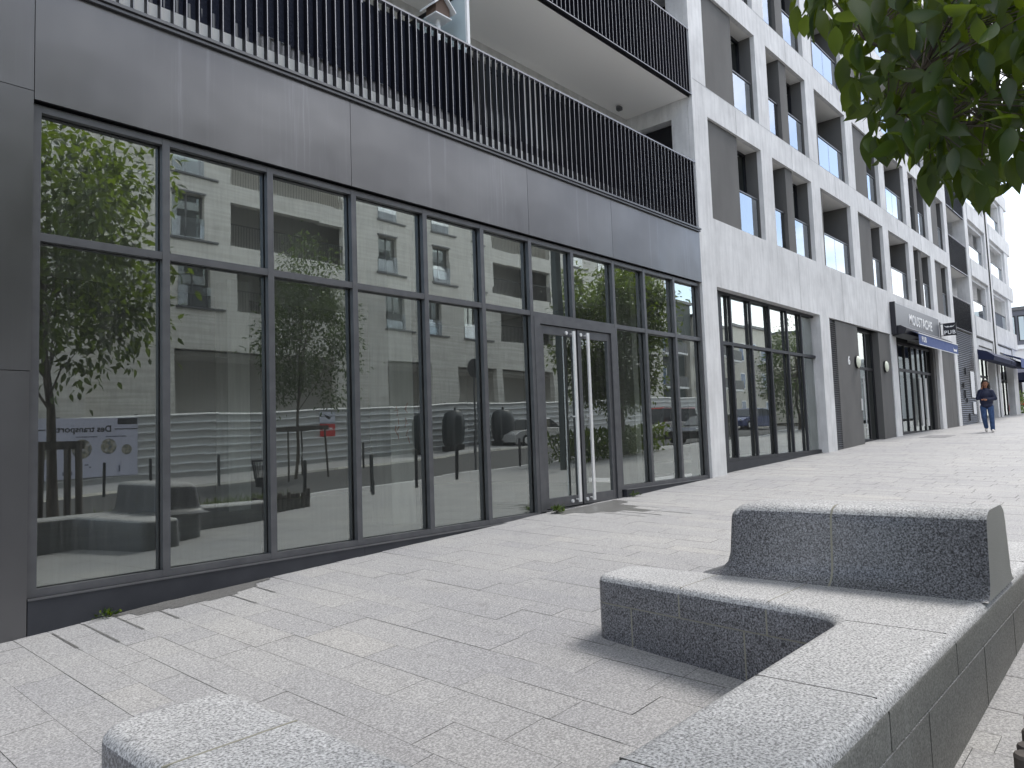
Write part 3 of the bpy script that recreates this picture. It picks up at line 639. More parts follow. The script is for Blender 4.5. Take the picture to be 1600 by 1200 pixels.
aw = empty('awning', (27.5, 6.9, 3.2), 'half open blue awning with black cassette over the pub windows', 'awning')
q = MB(); q.add([(xx, yy_, zz) for xx in (26.95, 33.6) for yy_, zz in ((6.99, 2.95), (6.62, 3.0), (6.55, 3.18), (6.72, 3.29), (6.99, 3.29))], [(0, 1, 2, 3, 4), (9, 8, 7, 6, 5)]+[(i, 5+i, 5+(i+1) % 5, (i+1) % 5) for i in range(5)]); q.build('cassette', M['sign_black'], aw)
q = MB(); q.add([(xx, yy_, zz) for xx in (27.7, 33.6) for yy_, zz in ((6.70, 3.20), (6.38, 3.03), (6.38, 2.66), (6.385, 2.66), (6.39, 3.02), (6.70, 3.18))], [(i, 6+i, 6+(i+1) % 6, (i+1) % 6) for i in range(6)]); q.build('canopy', M['blue_canvas'], aw)
q = MB(); q.box(27.7, 33.6, 6.365, 6.40, 3.03, 3.06); q.box(27.7, 33.6, 6.372, 6.379, 2.655, 2.675); q.build('front_bar', M['white'], aw)
for xx in (28.6, 32.6):
    q = MB(); q.path([(xx, 6.95, 3.0), (xx+.5, 6.7, 2.95), (xx, 6.42, 3.0)], [.03, .025, .02], 8); q.build('folding_arm', M['sign_black'], aw)
put_text('lettering', 'PUB', .26, (28.35, 6.370, 2.86), (1, 0, 0), (0, 0, 1), M['letter'], aw, .003, 1.5)
q = MB()
for s_ in (-1, 1):
    prof = [(.00, .0), (.10, .05), (.20, .02), (.30, .05), (.34, .09)]; low = [(.34, .06), (.26, -.04), (.16, -.06), (.06, -.05), (.0, -.02)]
    pts = [(33.05+s_*a_*.9, 6.370, 2.80+z_) for a_, z_ in prof+low]; q.add(pts, [tuple(range(len(pts)))])
q.build('moustache_emblem', M['letter'], aw)

a2 = empty('awning', (41.0, 6.9, 3.2), 'dark folded awning cassettes over the corner restaurant with a blue end valance', 'awning')
q = MB()
for xa, xb in ((40.9, 45.6), (45.7, 50.6)):
    q.add([(xx, yy_, zz) for xx in (xa, xb) for yy_, zz in ((6.98, 2.95), (6.35, 2.85), (6.30, 3.05), (6.6, 3.3), (6.98, 3.42))], [(0, 1, 2, 3, 4), (9, 8, 7, 6, 5)]+[(i, 5+i, 5+(i+1) % 5, (i+1) % 5) for i in range(5)])
q.build('cassette', M['navy'], a2)
q = MB(); q.add([(xx, yy_, zz) for xx in (47.2, 52.5) for yy_, zz in ((6.9, 3.6), (6.1, 3.28), (6.1, 2.78), (6.11, 2.78), (6.12, 3.26), (6.9, 3.56))], [(i, 6+i, 6+(i+1) % 6, (i+1) % 6) for i in range(6)]+[(0, 1, 2, 3, 4, 5), (11, 10, 9, 8, 7, 6)]); q.build('canopy', M['blue_canvas'], a2)
pr = empty('parasol', (54.5, 6.7, gz(54.5, 6.7)), 'navy blue parasol beyond the last awning', 'parasol')
q = MB(); zc = 2.9
q.add([(54.5, 6.7, zc+.55)]+[(54.5+1.9*math.cos(2*math.pi*k/8), 6.7+1.9*math.sin(2*math.pi*k/8), zc-.1) for k in range(8)]+[(54.5+1.9*math.cos(2*math.pi*k/8), 6.7+1.9*math.sin(2*math.pi*k/8), zc-.55) for k in range(8)], [(0, 1+k, 1+(k+1) % 8) for k in range(8)]+[(1+k, 9+k, 9+(k+1) % 8, 1+(k+1) % 8) for k in range(8)]); q.build('canopy', M['navy'], pr)
q = MB(); q.tube((54.5, 6.7, gz(54.5, 6.7)), (54.5, 6.7, zc+.5), .03, n=8); q.lathe([(.3, 0), (.3, .06), (.05, .1)], (54.5, 6.7, gz(54.5, 6.7)), 16); q.build('pole', M['frame'], pr)

# ------------------------------------------------------------------ on the balcony
for xa, xb, zb_, lb in ((1.0, 3.95, 4.30, 'dark blue privacy cloth tied behind the left end of the balcony railing'), (3.98, 7.22, 4.44, 'dark blue privacy cloth tied behind the railing beside the birdhouse')):
    q = MB(); n_ = int((xb-xa)/.08); rr_ = random.Random(int(xa*9)); vv = []
    for i in range(n_+1):
        x_ = xa+(xb-xa)*i/n_; zt_ = 5.42+rr_.uniform(-.02, .01); zz = zb_+rr_.uniform(-.015, .015)
        for k in range(5): vv.append((x_, 7.078+.008*math.sin(i*1.7+k), zz+(zt_-zz)*k/4))
    q.add(vv, [(i*5+k, (i+1)*5+k, (i+1)*5+k+1, i*5+k+1) for i in range(n_) for k in range(4)], 0, True)
    o = q.build('privacy_screen', M['screen_cloth'], None, loc=(xa, 7.08, zb_)); tag(o, lb, 'screen', 'privacy cloths on the balcony railing')
    ti = MB()
    for k in range(int((xb-xa)/.25)): ti.box(xa+.1+k*.25, xa+.16+k*.25, 7.064, 7.067, 5.38, 5.41)
    ti.build('tie', M['white'], o)
bh = empty('birdhouse', (6.86, 7.35, 4.3), 'small wooden birdhouse with pitched roof on a white post above the railing', 'birdhouse')
q = MB(); bx, by, bz = 6.88, 7.32, 5.90
q.add([(bx+sx_*.13, by+sy2*.10, bz) for sx_ in (-1, 1) for sy2 in (-1, 1)]+[(bx+sx_*.13, by+sy2*.10, bz+.13) for sx_ in (-1, 1) for sy2 in (-1, 1)]+[(bx-.0, by-.10, bz+.26), (bx, by+.10, bz+.26)], [(0, 2, 6, 8, 4), (1, 5, 9, 7, 3), (0, 1, 3, 2), (0, 4, 5, 1), (2, 3, 7, 6)]); q.build('house_body', M['wood_bird'], bh)
q = MB()
for s_ in (-1, 1):
    q.add([(bx, by-.16, bz+.29), (bx, by+.16, bz+.29), (bx+s_*.2, by+.16, bz+.10), (bx+s_*.2, by-.16, bz+.10), (bx, by-.16, bz+.265), (bx, by+.16, bz+.265), (bx+s_*.2, by+.16, bz+.075), (bx+s_*.2, by-.16, bz+.075)], [(0, 1, 2, 3), (4, 7, 6, 5), (0, 3, 7, 4), (1, 5, 6, 2), (2, 6, 7, 3)])
q.build('roof', M['white'], bh)
q = MB(); q.tube((bx, by, 4.3), (bx, by, bz), .03, n=8); q.box(bx-.15, bx+.15, by-.12, by+.12, bz-.02, bz-.001); q.build('post', M['white'], bh)

# ------------------------------------------------------------------ the granite bench
def rounded(poly, rad, n=6):
    out_ = []; m_ = len(poly)
    for i in range(m_):
        p = Vector(poly[i]); a = Vector(poly[i-1]); b1 = Vector(poly[(i+1) % m_]); r_ = rad[i] if isinstance(rad, (list, tuple)) else rad
        if r_ <= 0: out_.append(tuple(p)); continue
        d0 = (a-p).normalized(); d1 = (b1-p).normalized(); ang = d0.angle(d1); t_ = r_/math.tan(ang/2)
        s_ = p+d0*t_; e_ = p+d1*t_
        for k in range(n+1):
            f = k/n; out_.append(tuple((s_*(1-f)+p*f)*(1-f)+(p*(1-f)+e_*f)*f))
    return out_
def inset(poly, d):
    m_ = len(poly); out_ = []
    for i in range(m_):
        p = Vector(poly[i]); a = Vector(poly[i-1]); b1 = Vector(poly[(i+1) % m_])
        t_ = (b1-a).normalized(); out_.append((p.x-t_.y*d, p.y+t_.x*d))
    return out_
ST = -.99
bench = empty('granite_bench', (4.2, 1.1, gz(4.2, 1.1)), 'long speckled grey granite bench with side arms and one thick backrest', 'bench')
P0 = [(0.99, .862), (7.35, .862), (7.35, 1.40), (5.50, 1.40), (5.50, 2.50), (4.86, 2.52), (4.86, 3.22), (4.36, 3.20), (4.10, 1.40), (1.55, 1.385), (1.55, 3.04), (1.02, 3.04)]
RD = [.09, .09, .09, .12, .12, .10, .13, .16, .24, .16, .15, .15]
PO = rounded(P0, RD)
def bench_layer(name, z0, z1, bev, ins_=0.0, follow=False):
    poly = inset(PO, ins_) if ins_ else PO; n_ = len(poly); rings = []
    k_ = 5 if bev else 1
    zb_ = [gz(x_, y_)-.15 for x_, y_ in poly] if follow else [z0]*n_
    rings.append([(poly[i][0], poly[i][1], zb_[i]) for i in range(n_)])
    if bev:
        for j in range(k_+1):
            t_ = j/k_*math.pi/2; pi_ = inset(poly, bev*(1-math.cos(t_))); rings.append([(x_, y_, z1-bev+bev*math.sin(t_)) for x_, y_ in pi_])
    else: rings.append([(x_, y_, z1) for x_, y_ in poly])
    b1 = MB(); v = [p for r_ in rings for p in r_]
    fs = [(r_*n_+i, r_*n_+(i+1) % n_, (r_+1)*n_+(i+1) % n_, (r_+1)*n_+i) for r_ in range(len(rings)-1) for i in range(n_)]
    b1.add(v, fs, 0, True); b1.add(rings[-1], [tuple(range(n_))], 0)
    if not follow: b1.add(rings[0], [tuple(reversed(range(n_)))], 0)
    mm = [M['granite_side'], M['granite_top'], M['granite_outer']] if name != 'mortar_bed' else [M['mortar']]
    o = b1.build(name, mm, bench)
    if name != 'mortar_bed':
        for p in o.data.polygons:
            nn = p.normal
            p.material_index = 1 if nn.z > .45 else (2 if nn.y < -.6 else 0)
            if abs(nn.z) < .01 and not bev: p.use_smooth = False
    return o
bench_layer('seat', -1.172, ST, .055)
bench_layer('base_course', -2, -1.182, 0, 0, True)
bench_layer('mortar_bed', -1.20, -1.15, 0, .006)
# backrest: stacked outlines, flat at its street end, flaring into the seat
lev = [(-.992, 4.79, 5.62, 2.60), (-.975, 4.825, 5.58, 2.52), (-.95, 4.85, 5.55, 2.475), (-.91, 4.87, 5.53, 2.445), (-.85, 4.88, 5.52, 2.43), (-.62, 4.902, 5.475, 2.418), (-.585, 4.907, 5.465, 2.412), (-.556, 4.920, 5.45, 2.395), (-.533, 4.942, 5.42, 2.37), (-.518, 4.972, 5.39, 2.335), (-.510, 5.010, 5.35, 2.29), (-.508, 5.05, 5.31, 2.24)]
rings = []
for z_, xa, xb, yb in lev:
    pl = rounded([(xa, .860), (xb, .860), (xb, yb), (xa, yb)], [0, 0, .10, .10], 6); rings.append([(x_, y_, z_) for x_, y_ in pl])
n_ = len(rings[0]); b1 = MB(); v = [p for r_ in rings for p in r_]
b1.add(v, [(r_*n_+i, r_*n_+(i+1) % n_, (r_+1)*n_+(i+1) % n_, (r_+1)*n_+i) for r_ in range(len(rings)-1) for i in range(n_)], 0, True); b1.add(rings[-1], [tuple(range(n_))])
br = b1.build('backrest', [M['granite_side'], M['granite_top'], M['granite_end']], bench)
for p in br.data.polygons:
    nn = p.normal; p.material_index = 1 if (nn.z > .5 and p.center.z > .85) else (2 if nn.y < -.6 else 0)
    if nn.y < -.9: p.use_smooth = False
# joints
jt = MB(); jd = MB()
def vjoint(mb_, x_, y_, z0, z1, along, w_=.0045, out_=.0012):
    if along == 'Y': mb_.box(x_-out_, x_+.02, y_-w_, y_+w_, z0, z1)
    else: mb_.box(x_-w_, x_+w_, y_-out_, y_+.02, z0, z1)
def armx(y_): return 4.10+(4.36-4.10)*(y_-1.40)/(3.20-1.40)
for y_, z0, z1 in ((2.46, -1.172, -1.03), (1.85, -1.172, -1.03), (2.86, -1.5, -1.182), (2.0, -1.5, -1.182)): vjoint(jt, armx(y_)-.001, y_, z0, z1, 'Y')
for i in range(len(lev)-1):
    z0, xa, z1, xb = lev[i][0], lev[i][1], lev[i+1][0], lev[i+1][1]; a_ = .002
    jt.add([(xa-a_, 1.705, z0+a_), (xa-a_, 1.718, z0+a_), (xb-a_, 1.718, z1+a_), (xb-a_, 1.705, z1+a_)], [(0, 3, 2, 1)])
jt.box(1.03, 1.51, 2.452, 2.462, ST-.02, ST+.0012); jt.box(4.28, 4.82, 2.455, 2.460, ST-.02, ST+.0012); jt.box(4.20, 4.80, 1.846, 1.851, ST-.02, ST+.0012)
for x_ in (2.93, 4.0, 1.95, 6.3): jd.box(x_-.0025, x_+.0025, .90, 1.36, ST-.02, ST+.001); vjoint(jd, x_, .862, -1.172, -1.03, 'X', .003)
for x_ in (3.45, 4.6, 2.4, 5.5): vjoint(jd, x_, .862, -1.6, -1.182, 'X', .003)
jt.build('pale_joint', M['mortar'], bench); jd.build('dark_joint', M['mortar_dark'], bench)

# covers in the paving
def cover(x0, x1, y0_, y1_, lab):
    c_ = MB(); cor = [(x0, y0_), (x1, y0_), (x1, y1_), (x0, y1_)]
    c_.add([(x_, y_, gz(x_, y_)+.004) for x_, y_ in cor]+[(x_, y_, gz(x_, y_)-.05) for x_, y_ in cor], [(0, 1, 2, 3), (0, 4, 5, 1), (1, 5, 6, 2), (2, 6, 7, 3), (3, 7, 4, 0)])
    cor = [(x0+.08, y0_+.08), (x1-.08, y0_+.08), (x1-.08, y1_-.08), (x0+.08, y1_-.08)]
    o = c_.build('drain_cover', mat('grey_iron', (.13, .13, .135), .7), None, loc=(x0, y0_, gz(x0, y0_))); tag(o, lab, 'drain cover', 'flat metal covers in the paving')
cover(26.2, 27.6, 5.5, 6.25, 'dark flat cover in the paving in front of the pub')
cover(45.6, 47.2, 5.3, 6.0, 'dark flat cover in the far paving right of the person')

# ------------------------------------------------------------------ leaves and trees
def leaf_template(n_st=5, fold=.25, droop=.25, wid=.5):
    v = []; f = []
    for i in range(n_st+1):
        t_ = i/n_st; w_ = wid*.5*(math.sin(math.pi*min(1, t_*1.02)**.82))**.9*(1-.15*t_) if 0 < t_ < 1 else .0
        z_ = -droop*t_*t_
        v += [(-w_, t_, z_+fold*w_), (0, t_, z_), (w_, t_, z_+fold*w_)]
    for i in range(n_st): a = i*3; f += [(a, a+1, a+4, a+3), (a+1, a+2, a+5, a+4)]
    return np.array(v), f
def foliage(name, pos, ydir, nrm, size, tmpl, m_, parent, smooth=True):
    tv, tf = tmpl; pos = np.asarray(pos); ydir = np.asarray(ydir); nrm = np.asarray(nrm)
    ydir = ydir/np.linalg.norm(ydir, axis=1, keepdims=True); xd = np.cross(ydir, nrm); xd /= np.linalg.norm(xd, axis=1, keepdims=True)+1e-9; zd = np.cross(xd, ydir)
    s_ = np.asarray(size)[:, None, None]
    V = pos[:, None, :]+s_*(tv[None, :, 0:1]*xd[:, None, :]+tv[None, :, 1:2]*ydir[:, None, :]+tv[None, :, 2:3]*zd[:, None, :])
    nv = len(tv); n_ = len(pos); V = V.reshape(-1, 3)-np.array(world(parent))
    F_ = np.array(tf); FF = (F_[None]+(np.arange(n_)*nv)[:, None, None]).reshape(-1, F_.shape[1])
    me = bpy.data.meshes.new(name); me.vertices.add(len(V)); me.vertices.foreach_set('co', V.ravel())
    me.loops.add(FF.size); me.loops.foreach_set('vertex_index', FF.ravel()); me.polygons.add(len(FF)); me.polygons.foreach_set('loop_start', np.arange(len(FF))*F_.shape[1])
    me.polygons.foreach_set('loop_total', np.full(len(FF), F_.shape[1])); me.polygons.foreach_set('use_smooth', np.full(len(FF), smooth)); me.materials.append(m_); me.update(calc_edges=True)
    o = bpy.data.objects.new(name, me); COL.objects.link(o); o.parent = parent; return o
def clumps(rng, c_, r_, n_cl, n_leaf, cl_r):
    """leaves gathered round twig ends spread through the crown, with gaps between"""
    c_ = np.array(c_); r_ = np.array(r_); d = rng.normal(size=(n_cl, 3)); d /= np.linalg.norm(d, axis=1, keepdims=True)
    ctr = c_+d*r_*(rng.uniform(.35, 1.0, (n_cl, 1))**.5)*rng.uniform(.82, 1.1, (n_cl, 1))
    k = rng.integers(0, n_cl, n_leaf); off = rng.normal(size=(n_leaf, 3))*cl_r
    return ctr, k, ctr[k]+off, off
def tree(name, base, h, tr, crown_c, crown_r, n_cl, n_leaf, lsize, label, group, m_leaf, seed, cl_r=.30, cull=None, wid=.45):
    rng = np.random.default_rng(seed); t = empty(name, base, label, 'tree', group); base = Vector(base)
    cc = Vector(crown_c); pts = [base-Vector((0, 0, .1))]; rr_ = [tr*1.25]
    for i in range(1, 7):
        f = i/6; pts.append(base.lerp(Vector((cc.x, cc.y, cc.z+crown_r[2]*.5)), f)+Vector((rng.normal()*.05, rng.normal()*.05, 0))); rr_.append(tr*(1-.8*f))
    q = MB(); q.path(pts, rr_, 12); q.build('trunk', M['bark'], t)
    ctr, k, pos, off = clumps(rng, crown_c, crown_r, n_cl, n_leaf, cl_r)
    q = MB()
    for c1 in ctr[::2]:
        c1 = Vector(c1); f = .35+.5*rng.random(); s_ = base.lerp(Vector((cc.x, cc.y, cc.z+crown_r[2]*.4)), f); mid = (s_+c1)/2+Vector(rng.normal(size=3)*.12)+Vector((0, 0, .12)); 
        if cull is not None and (cull(np.array([c1]))[0] or cull(np.array([mid]))[0] or cull(np.array([(c1+mid)/2]))[0]): continue
        q.path([s_, mid, c1], [tr*.28, tr*.15, tr*.05], 6)
    if q.v: q.build('branch', M['bark'], t)
    yd = off/ (np.linalg.norm(off, axis=1, keepdims=True)+1e-6)+rng.normal(size=off.shape)*.6+np.array([0, 0, -.15]); nr = rng.normal(size=off.shape)*.6+np.array([0, 0, 1])
    if cull is not None: keep = ~cull(pos); pos, yd, nr = pos[keep], yd[keep], nr[keep]
    foliage('crown', pos, yd, nr, lsize*rng.uniform(.7, 1.25, len(pos)), leaf_template(3, .3, .3, wid), m_leaf, t); return t

# the tree over the camera: its low branches hang into the top right of the view
POLY = [(1236, -80), (1238, 25), (1252, 66), (1262, 68), (1278, 40), (1292, 50), (1301, 62), (1306, 100), (1316, 112), (1319, 180), (1327, 188), (1344, 178), (1350, 190), (1346, 250), (1352, 276), (1372, 262), (1388, 265), (1400, 252), (1418, 262), (1440, 262), (1446, 310), (1449, 346), (1462, 318), (1474, 305), (1500, 318), (1522, 322), (1524, 345), (1546, 345), (1558, 300), (1600, 306), (1760, 320), (1760, -80)]
def inpoly(x_, y_, poly=POLY):
    c_ = np.zeros(len(x_), bool); n_ = len(poly); j = n_-1
    for i in range(n_):
        xi, yi = poly[i]; xj, yj = poly[j]
        cond = ((yi > y_) != (yj > y_)) & (x_ < (xj-xi)*(y_-yi)/((yj-yi)+1e-9)+xi); c_ ^= cond; j = i
    return c_
fw, rt, uu = np.array(fwd), np.array(r2), np.array(u2)
def to_px(P):
    z_ = P@fw; zz = np.where(z_ > .05, z_, .05); return 800+F_PX*(P@rt)/zz, 600-F_PX*(P@uu)/zz, z_
def outside(P):                                                  # keeps the view of the street under the branches open
    x_, y_, z_ = to_px(P); infr = (z_ > .05) & (x_ > -150) & (x_ < 1680) & (y_ > -150) & (y_ < 1330)
    return infr & ~inpoly(x_+0.0, y_+18.0) | ((np.linalg.norm(P, axis=1) < 1.25))
shade_tree = tree('broadleaf_tree', (4.35, -.55, gz(4.35, -.55)), 6, .09, (3.95, -.35, 3.95), (2.25, 1.9, 3.0), 46, 9500, .17, 'broadleaf tree whose leafy branches hang over the top right of the view', None, M['leaf'], 11, .34, outside, .5)
rng = np.random.default_rng(4)
# hanging sprays near the camera
pos = []; yd = []; nr = []; sz = []; tw = MB()
trunk_pt = Vector((4.1, -.45, 1.5))
hub = [Vector(ray(1700, 40))*2.5, Vector(ray(1560, 60))*2.1, Vector(ray(1440, 110))*1.95, Vector(ray(1350, 60))*1.9, Vector(ray(1270, -40))*1.9]
tw.path([trunk_pt]+hub, [.016, .009, .006, .004, .003, .0015], 7)
hub2 = [Vector(ray(1640, 150))*2.3, Vector(ray(1540, 190))*2.0, Vector(ray(1450, 200))*1.9, Vector(ray(1390, 190))*1.85]
tw.path([trunk_pt]+hub2, [.014, .007, .005, .003, .0015], 7)
allhub = hub+hub2
tips = []
for k in range(2500):
    x_, y_ = rng.uniform(1225, 1680), rng.uniform(-90, 300); d_ = rng.uniform(1.65, 2.5)
    if inpoly(np.array([x_]), np.array([y_+22.0]))[0] and inpoly(np.array([x_-8]), np.array([y_+45.0]))[0]: tips.append(Vector(ray(x_, y_))*d_)
    if len(tips) >= 230: break
for tp in tips:
    hb = min(allhub, key=lambda h_: (h_-tp).length); mid = (hb+tp)/2+Vector((0, 0, .03)); tw.path([hb, mid, tp], [.0022, .0014, .0009], 5)
    nl = rng.integers(4, 8)
    for j in range(nl):
        f = j/(nl); p = tp+Vector((0, 0, -.10*f))+Vector(rng.normal(size=3)*.022); ax = Vector(rng.normal(size=3)*.55)+Vector((0, 0, -1.0))
        s_ = rng.uniform(.042, .082); tip = p+ax.normalized()*s_
        a_, b_2, _ = to_px(np.array([tip]))
        if not inpoly(a_, b_2)[0]: continue
        a_, b_2, _ = to_px(np.array([p]))
        if not inpoly(a_, b_2)[0]: continue
        pos.append(p); yd.append(ax); nr.append(rng.normal(size=3)+np.array([-.5, -.2, .3])); sz.append(s_)
# the leaves that draw the edge of the spray
edge = [(1246, 8, -8, 55), (1258, 22, -2, 44), (1280, 15, 10, 45), (1300, 25, 8, 38), (1306, 40, -2, 55), (1330, 60, 4, 60), (1322, 118, 22, 50), (1330, 122, -8, 60), (1352, 112, 20, 44), (1358, 205, -10, 58), (1366, 212, 12, 50), (1385, 215, 6, 48), (1402, 200, 4, 52), (1432, 205, 6, 52), (1452, 250, -4, 78), (1470, 245, 8, 60), (1500, 262, 6, 58), (1512, 268, 14, 62), (1548, 262, -6, 70), (1535, 258, 8, 76), (1580, 245, 10, 55), (1562, 238, -2, 56), (1420, 195, -14, 55), (1340, 150, -12, 34), (1318, 88, -4, 60)]
for (x_, y_, dx, dy) in edge:
    d_ = rng.uniform(1.7, 2.0); a_ = Vector(ray(x_, y_))*d_; t2 = Vector(ray(x_+dx, y_+dy))*(d_+rng.uniform(-.03, .03)); pos.append(a_); yd.append(t2-a_); sz.append((t2-a_).length*1.0); nr.append(-np.array(ray(x_, y_))+rng.normal(size=3)*.45)
foliage('leaf_spray', pos, yd, nr, sz, leaf_template(7, .30, .30, .46), M['leaf'], shade_tree)
tw.build('twig', M['bark'], shade_tree)

# young tree stakes and the planting strip behind the bench
def stake_frame(cx_, cy_, s_, hgt, label, group, thick=.05):
    z0 = gz(cx_, cy_); e_ = empty('tree_stake_frame', (cx_, cy_, z0), label, 'tree guard', group)
    for sx_ in (-1, 1):
        for sy2 in (-1, 1):
            q = MB(); q.tube((cx_+sx_*s_, cy_+sy2*s_, z0-.1), (cx_+sx_*s_*.9, cy_+sy2*s_*.9, z0+hgt), thick, n=10); q.build('stake', M['wood'], e_)
    q = MB()
    for sy2 in (-1, 1): q.box(cx_-s_-.06, cx_+s_+.06, cy_+sy2*s_*.92-.03, cy_+sy2*s_*.92+.03, z0+hgt-.14, z0+hgt)
    for sx_ in (-1, 1): q.box(cx_+sx_*s_*.92-.03, cx_+sx_*s_*.92+.03, cy_-s_*.85, cy_+s_*.85, z0+hgt-.13, z0+hgt-.01)
    q.build('crossbar', M['wood'], e_)
stake_frame(4.35, -.55, .32, 1.75, 'thick wooden stakes around the trunk of the overhanging tree', 'stake frames around the trees', .06)
bed = sheet('planting_bed', 2.9, 9.0, -2.2, .46, .03, M['soil'], 20, 10)
def grass(name, x0, x1, y0_, y1_, n_, h0, h1, seed, lab):
    rg = np.random.default_rng(seed); P = np.stack([rg.uniform(x0, x1, n_), rg.uniform(y0_, y1_, n_), np.zeros(n_)], 1); P[:, 2] = [gz(a, c_)+.02 for a, c_, _ in P]
    d_ = rg.normal(size=(n_, 3))*.35; d_[:, 2] = 1; e_ = bpy.data.objects.new(name+'_root', None)
    root = MB(); o = None
    tv, tf = leaf_template(3, .1, .35, .09)
    holder = bpy.data.objects.new('tmp', None); COL.objects.link(holder)
    o = foliage(name, P, d_, rg.normal(size=(n_, 3))+np.array([0, 0, .2]), rg.uniform(h0, h1, n_), (tv, tf), M['grassy'], holder); o.parent = None; bpy.data.objects.remove(holder); bpy.data.objects.remove(e_)
    o['kind'] = 'stuff'; tag(o, lab, 'plants'); return o
grass('ground_cover', 4.9, 8.9, -2.1, .40, 2600, .15, .42, 2, 'grassy ground cover in the planting bed behind the bench')
ed = empty('log_edging', (2.95, .5, gz(2.95, .5)), 'row of short dark wooden posts edging the planting bed at lower right', 'edging')
rr_ = random.Random(8)
for k in range(58):
    if k < 52: x_ = 2.83+k*.118; y_ = .52+rr_.uniform(-.012, .012)
    else: x_ = 2.80; y_ = .40-(k-52)*.115
    r_ = rr_.uniform(.045, .058); z0 = gz(x_, y_); h = rr_.uniform(.30, .40)
    q = MB(); q.tube((x_, y_, z0-.1), (x_+rr_.uniform(-.008, .008), y_, z0+h-.012), r_, r_*.98, 10, 0, True, True); q.tube((x_, y_, z0+h-.012), (x_, y_, z0+h), r_*.98, r_*.84, 10); q.build('post', M['wood'], ed)
# small weeds at the foot of the shopfront
def weed(x_, y_, n_, s_, lab, m_, seed):
    rg = np.random.default_rng(seed); e_ = empty('weed', (x_, y_, gz(x_, y_)), lab, 'weed', 'weeds at the foot of the shopfront')
    d_ = rg.normal(size=(n_, 3))*.7; d_[:, 2] = np.abs(d_[:, 2])*.6+.35; d_[:, 1] = -abs(d_[:, 1])
    P = np.array([x_, y_-.02, gz(x_, y_)])+rg.normal(size=(n_, 3))*s_*.28*np.array([1, .3, .0])+d_*s_*.35
    foliage('leaves', P, d_, rg.normal(size=(n_, 3))+np.array([0, 0, 1]), rg.uniform(.5, 1, n_)*s_*.55, leaf_template(3, .2, .3, .5), m_, e_)
    q = MB()
    for k in range(0, n_, 2): q.tube((x_, y_-.02, gz(x_, y_)-.01), tuple(P[k]), .0022, .0012, 5)
    q.build('stem', M['leaf2'], e_)
weed(2.46, 6.99, 34, .11, 'leafy dark green weed growing at the base of the leftmost dark panel', M['leaf'], 1)
weed(8.62, 6.97, 60, .17, 'yellowing tufted weed at the left foot of the double door', M['leaf2'], 2)
weed(10.72, 6.99, 26, .13, 'small green weed right of the double door', M['leaf2'], 3)

# ------------------------------------------------------------------ the walking person
pz = gz(30.19, 5.0); per = empty('person', (30.19, 5.0, pz), 'person in navy jacket, blue jeans and white shoes walking with phone to the ear', 'person')
dv_ = Vector((30.19, 5.0, 0)).normalized(); rv_ = Vector((dv_.y, -dv_.x, 0)); fv_ = -dv_
def L2(p, s_=1.0): return Vector((30.19, 5.0, pz))+rv_*p[0]*s_+fv_*p[1]*s_+Vector((0, 0, p[2]*s_))
PS = 1.05
def fused(name, parts, mats, parent, vox=.016, smooth=6):
    """union of tapered limbs and rounded masses turned into one continuous smooth surface"""
    off = world(parent); q = MB()
    def sph(c_, r_, n1=14, n2=10):
        vv = [(c_[0]+r_[0]*math.sin(math.pi*a/n2)*math.cos(2*math.pi*b/n1), c_[1]+r_[1]*math.sin(math.pi*a/n2)*math.sin(2*math.pi*b/n1), c_[2]+r_[2]*math.cos(math.pi*a/n2)) for a in range(1, n2) for b in range(n1)]
        vv = [(c_[0], c_[1], c_[2]+r_[2])]+vv+[(c_[0], c_[1], c_[2]-r_[2])]; L_ = len(vv)-1
        fs = [(0, 1+b, 1+(b+1) % n1) for b in range(n1)]+[(1+a*n1+b, 1+(a+1)*n1+b, 1+(a+1)*n1+(b+1) % n1, 1+a*n1+(b+1) % n1) for a in range(n2-2) for b in range(n1)]+[(L_, 1+(n2-2)*n1+(b+1) % n1, 1+(n2-2)*n1+b) for b in range(n1)]
        q.add([tuple(L2(v, PS)) for v in vv], fs)
    for p in parts:
        if len(p) == 2: sph(p[0], p[1])
        else:
            a, b, ra, rb = p; n_ = max(3, int((Vector(b)-Vector(a)).length/.018))
            for k in range(n_+1):
                f = k/n_; c_ = tuple(a[i]*(1-f)+b[i]*f for i in range(3)); r_ = ra*(1-f)+rb*f; sph(c_, (r_, r_, r_), 12, 8)
    o = q.build(name, mats, None, loc=tuple(off)); o.location = (0, 0, 0)
    rm = o.modifiers.new('r', 'REMESH'); rm.mode = 'VOXEL'; rm.voxel_size = vox; rm.use_smooth_shade = True
    sm = o.modifiers.new('s', 'SMOOTH'); sm.iterations = smooth; sm.factor = .5
    bpy.context.view_layer.update(); dg = bpy.context.evaluated_depsgraph_get(); m2 = bpy.data.meshes.new_from_object(o.evaluated_get(dg)); m2.name = name; o.modifiers.clear(); o.data = m2
    m2.materials.clear(); m2.materials.append(mats); o.parent = parent
    for p in m2.polygons: p.use_smooth = True
    return o
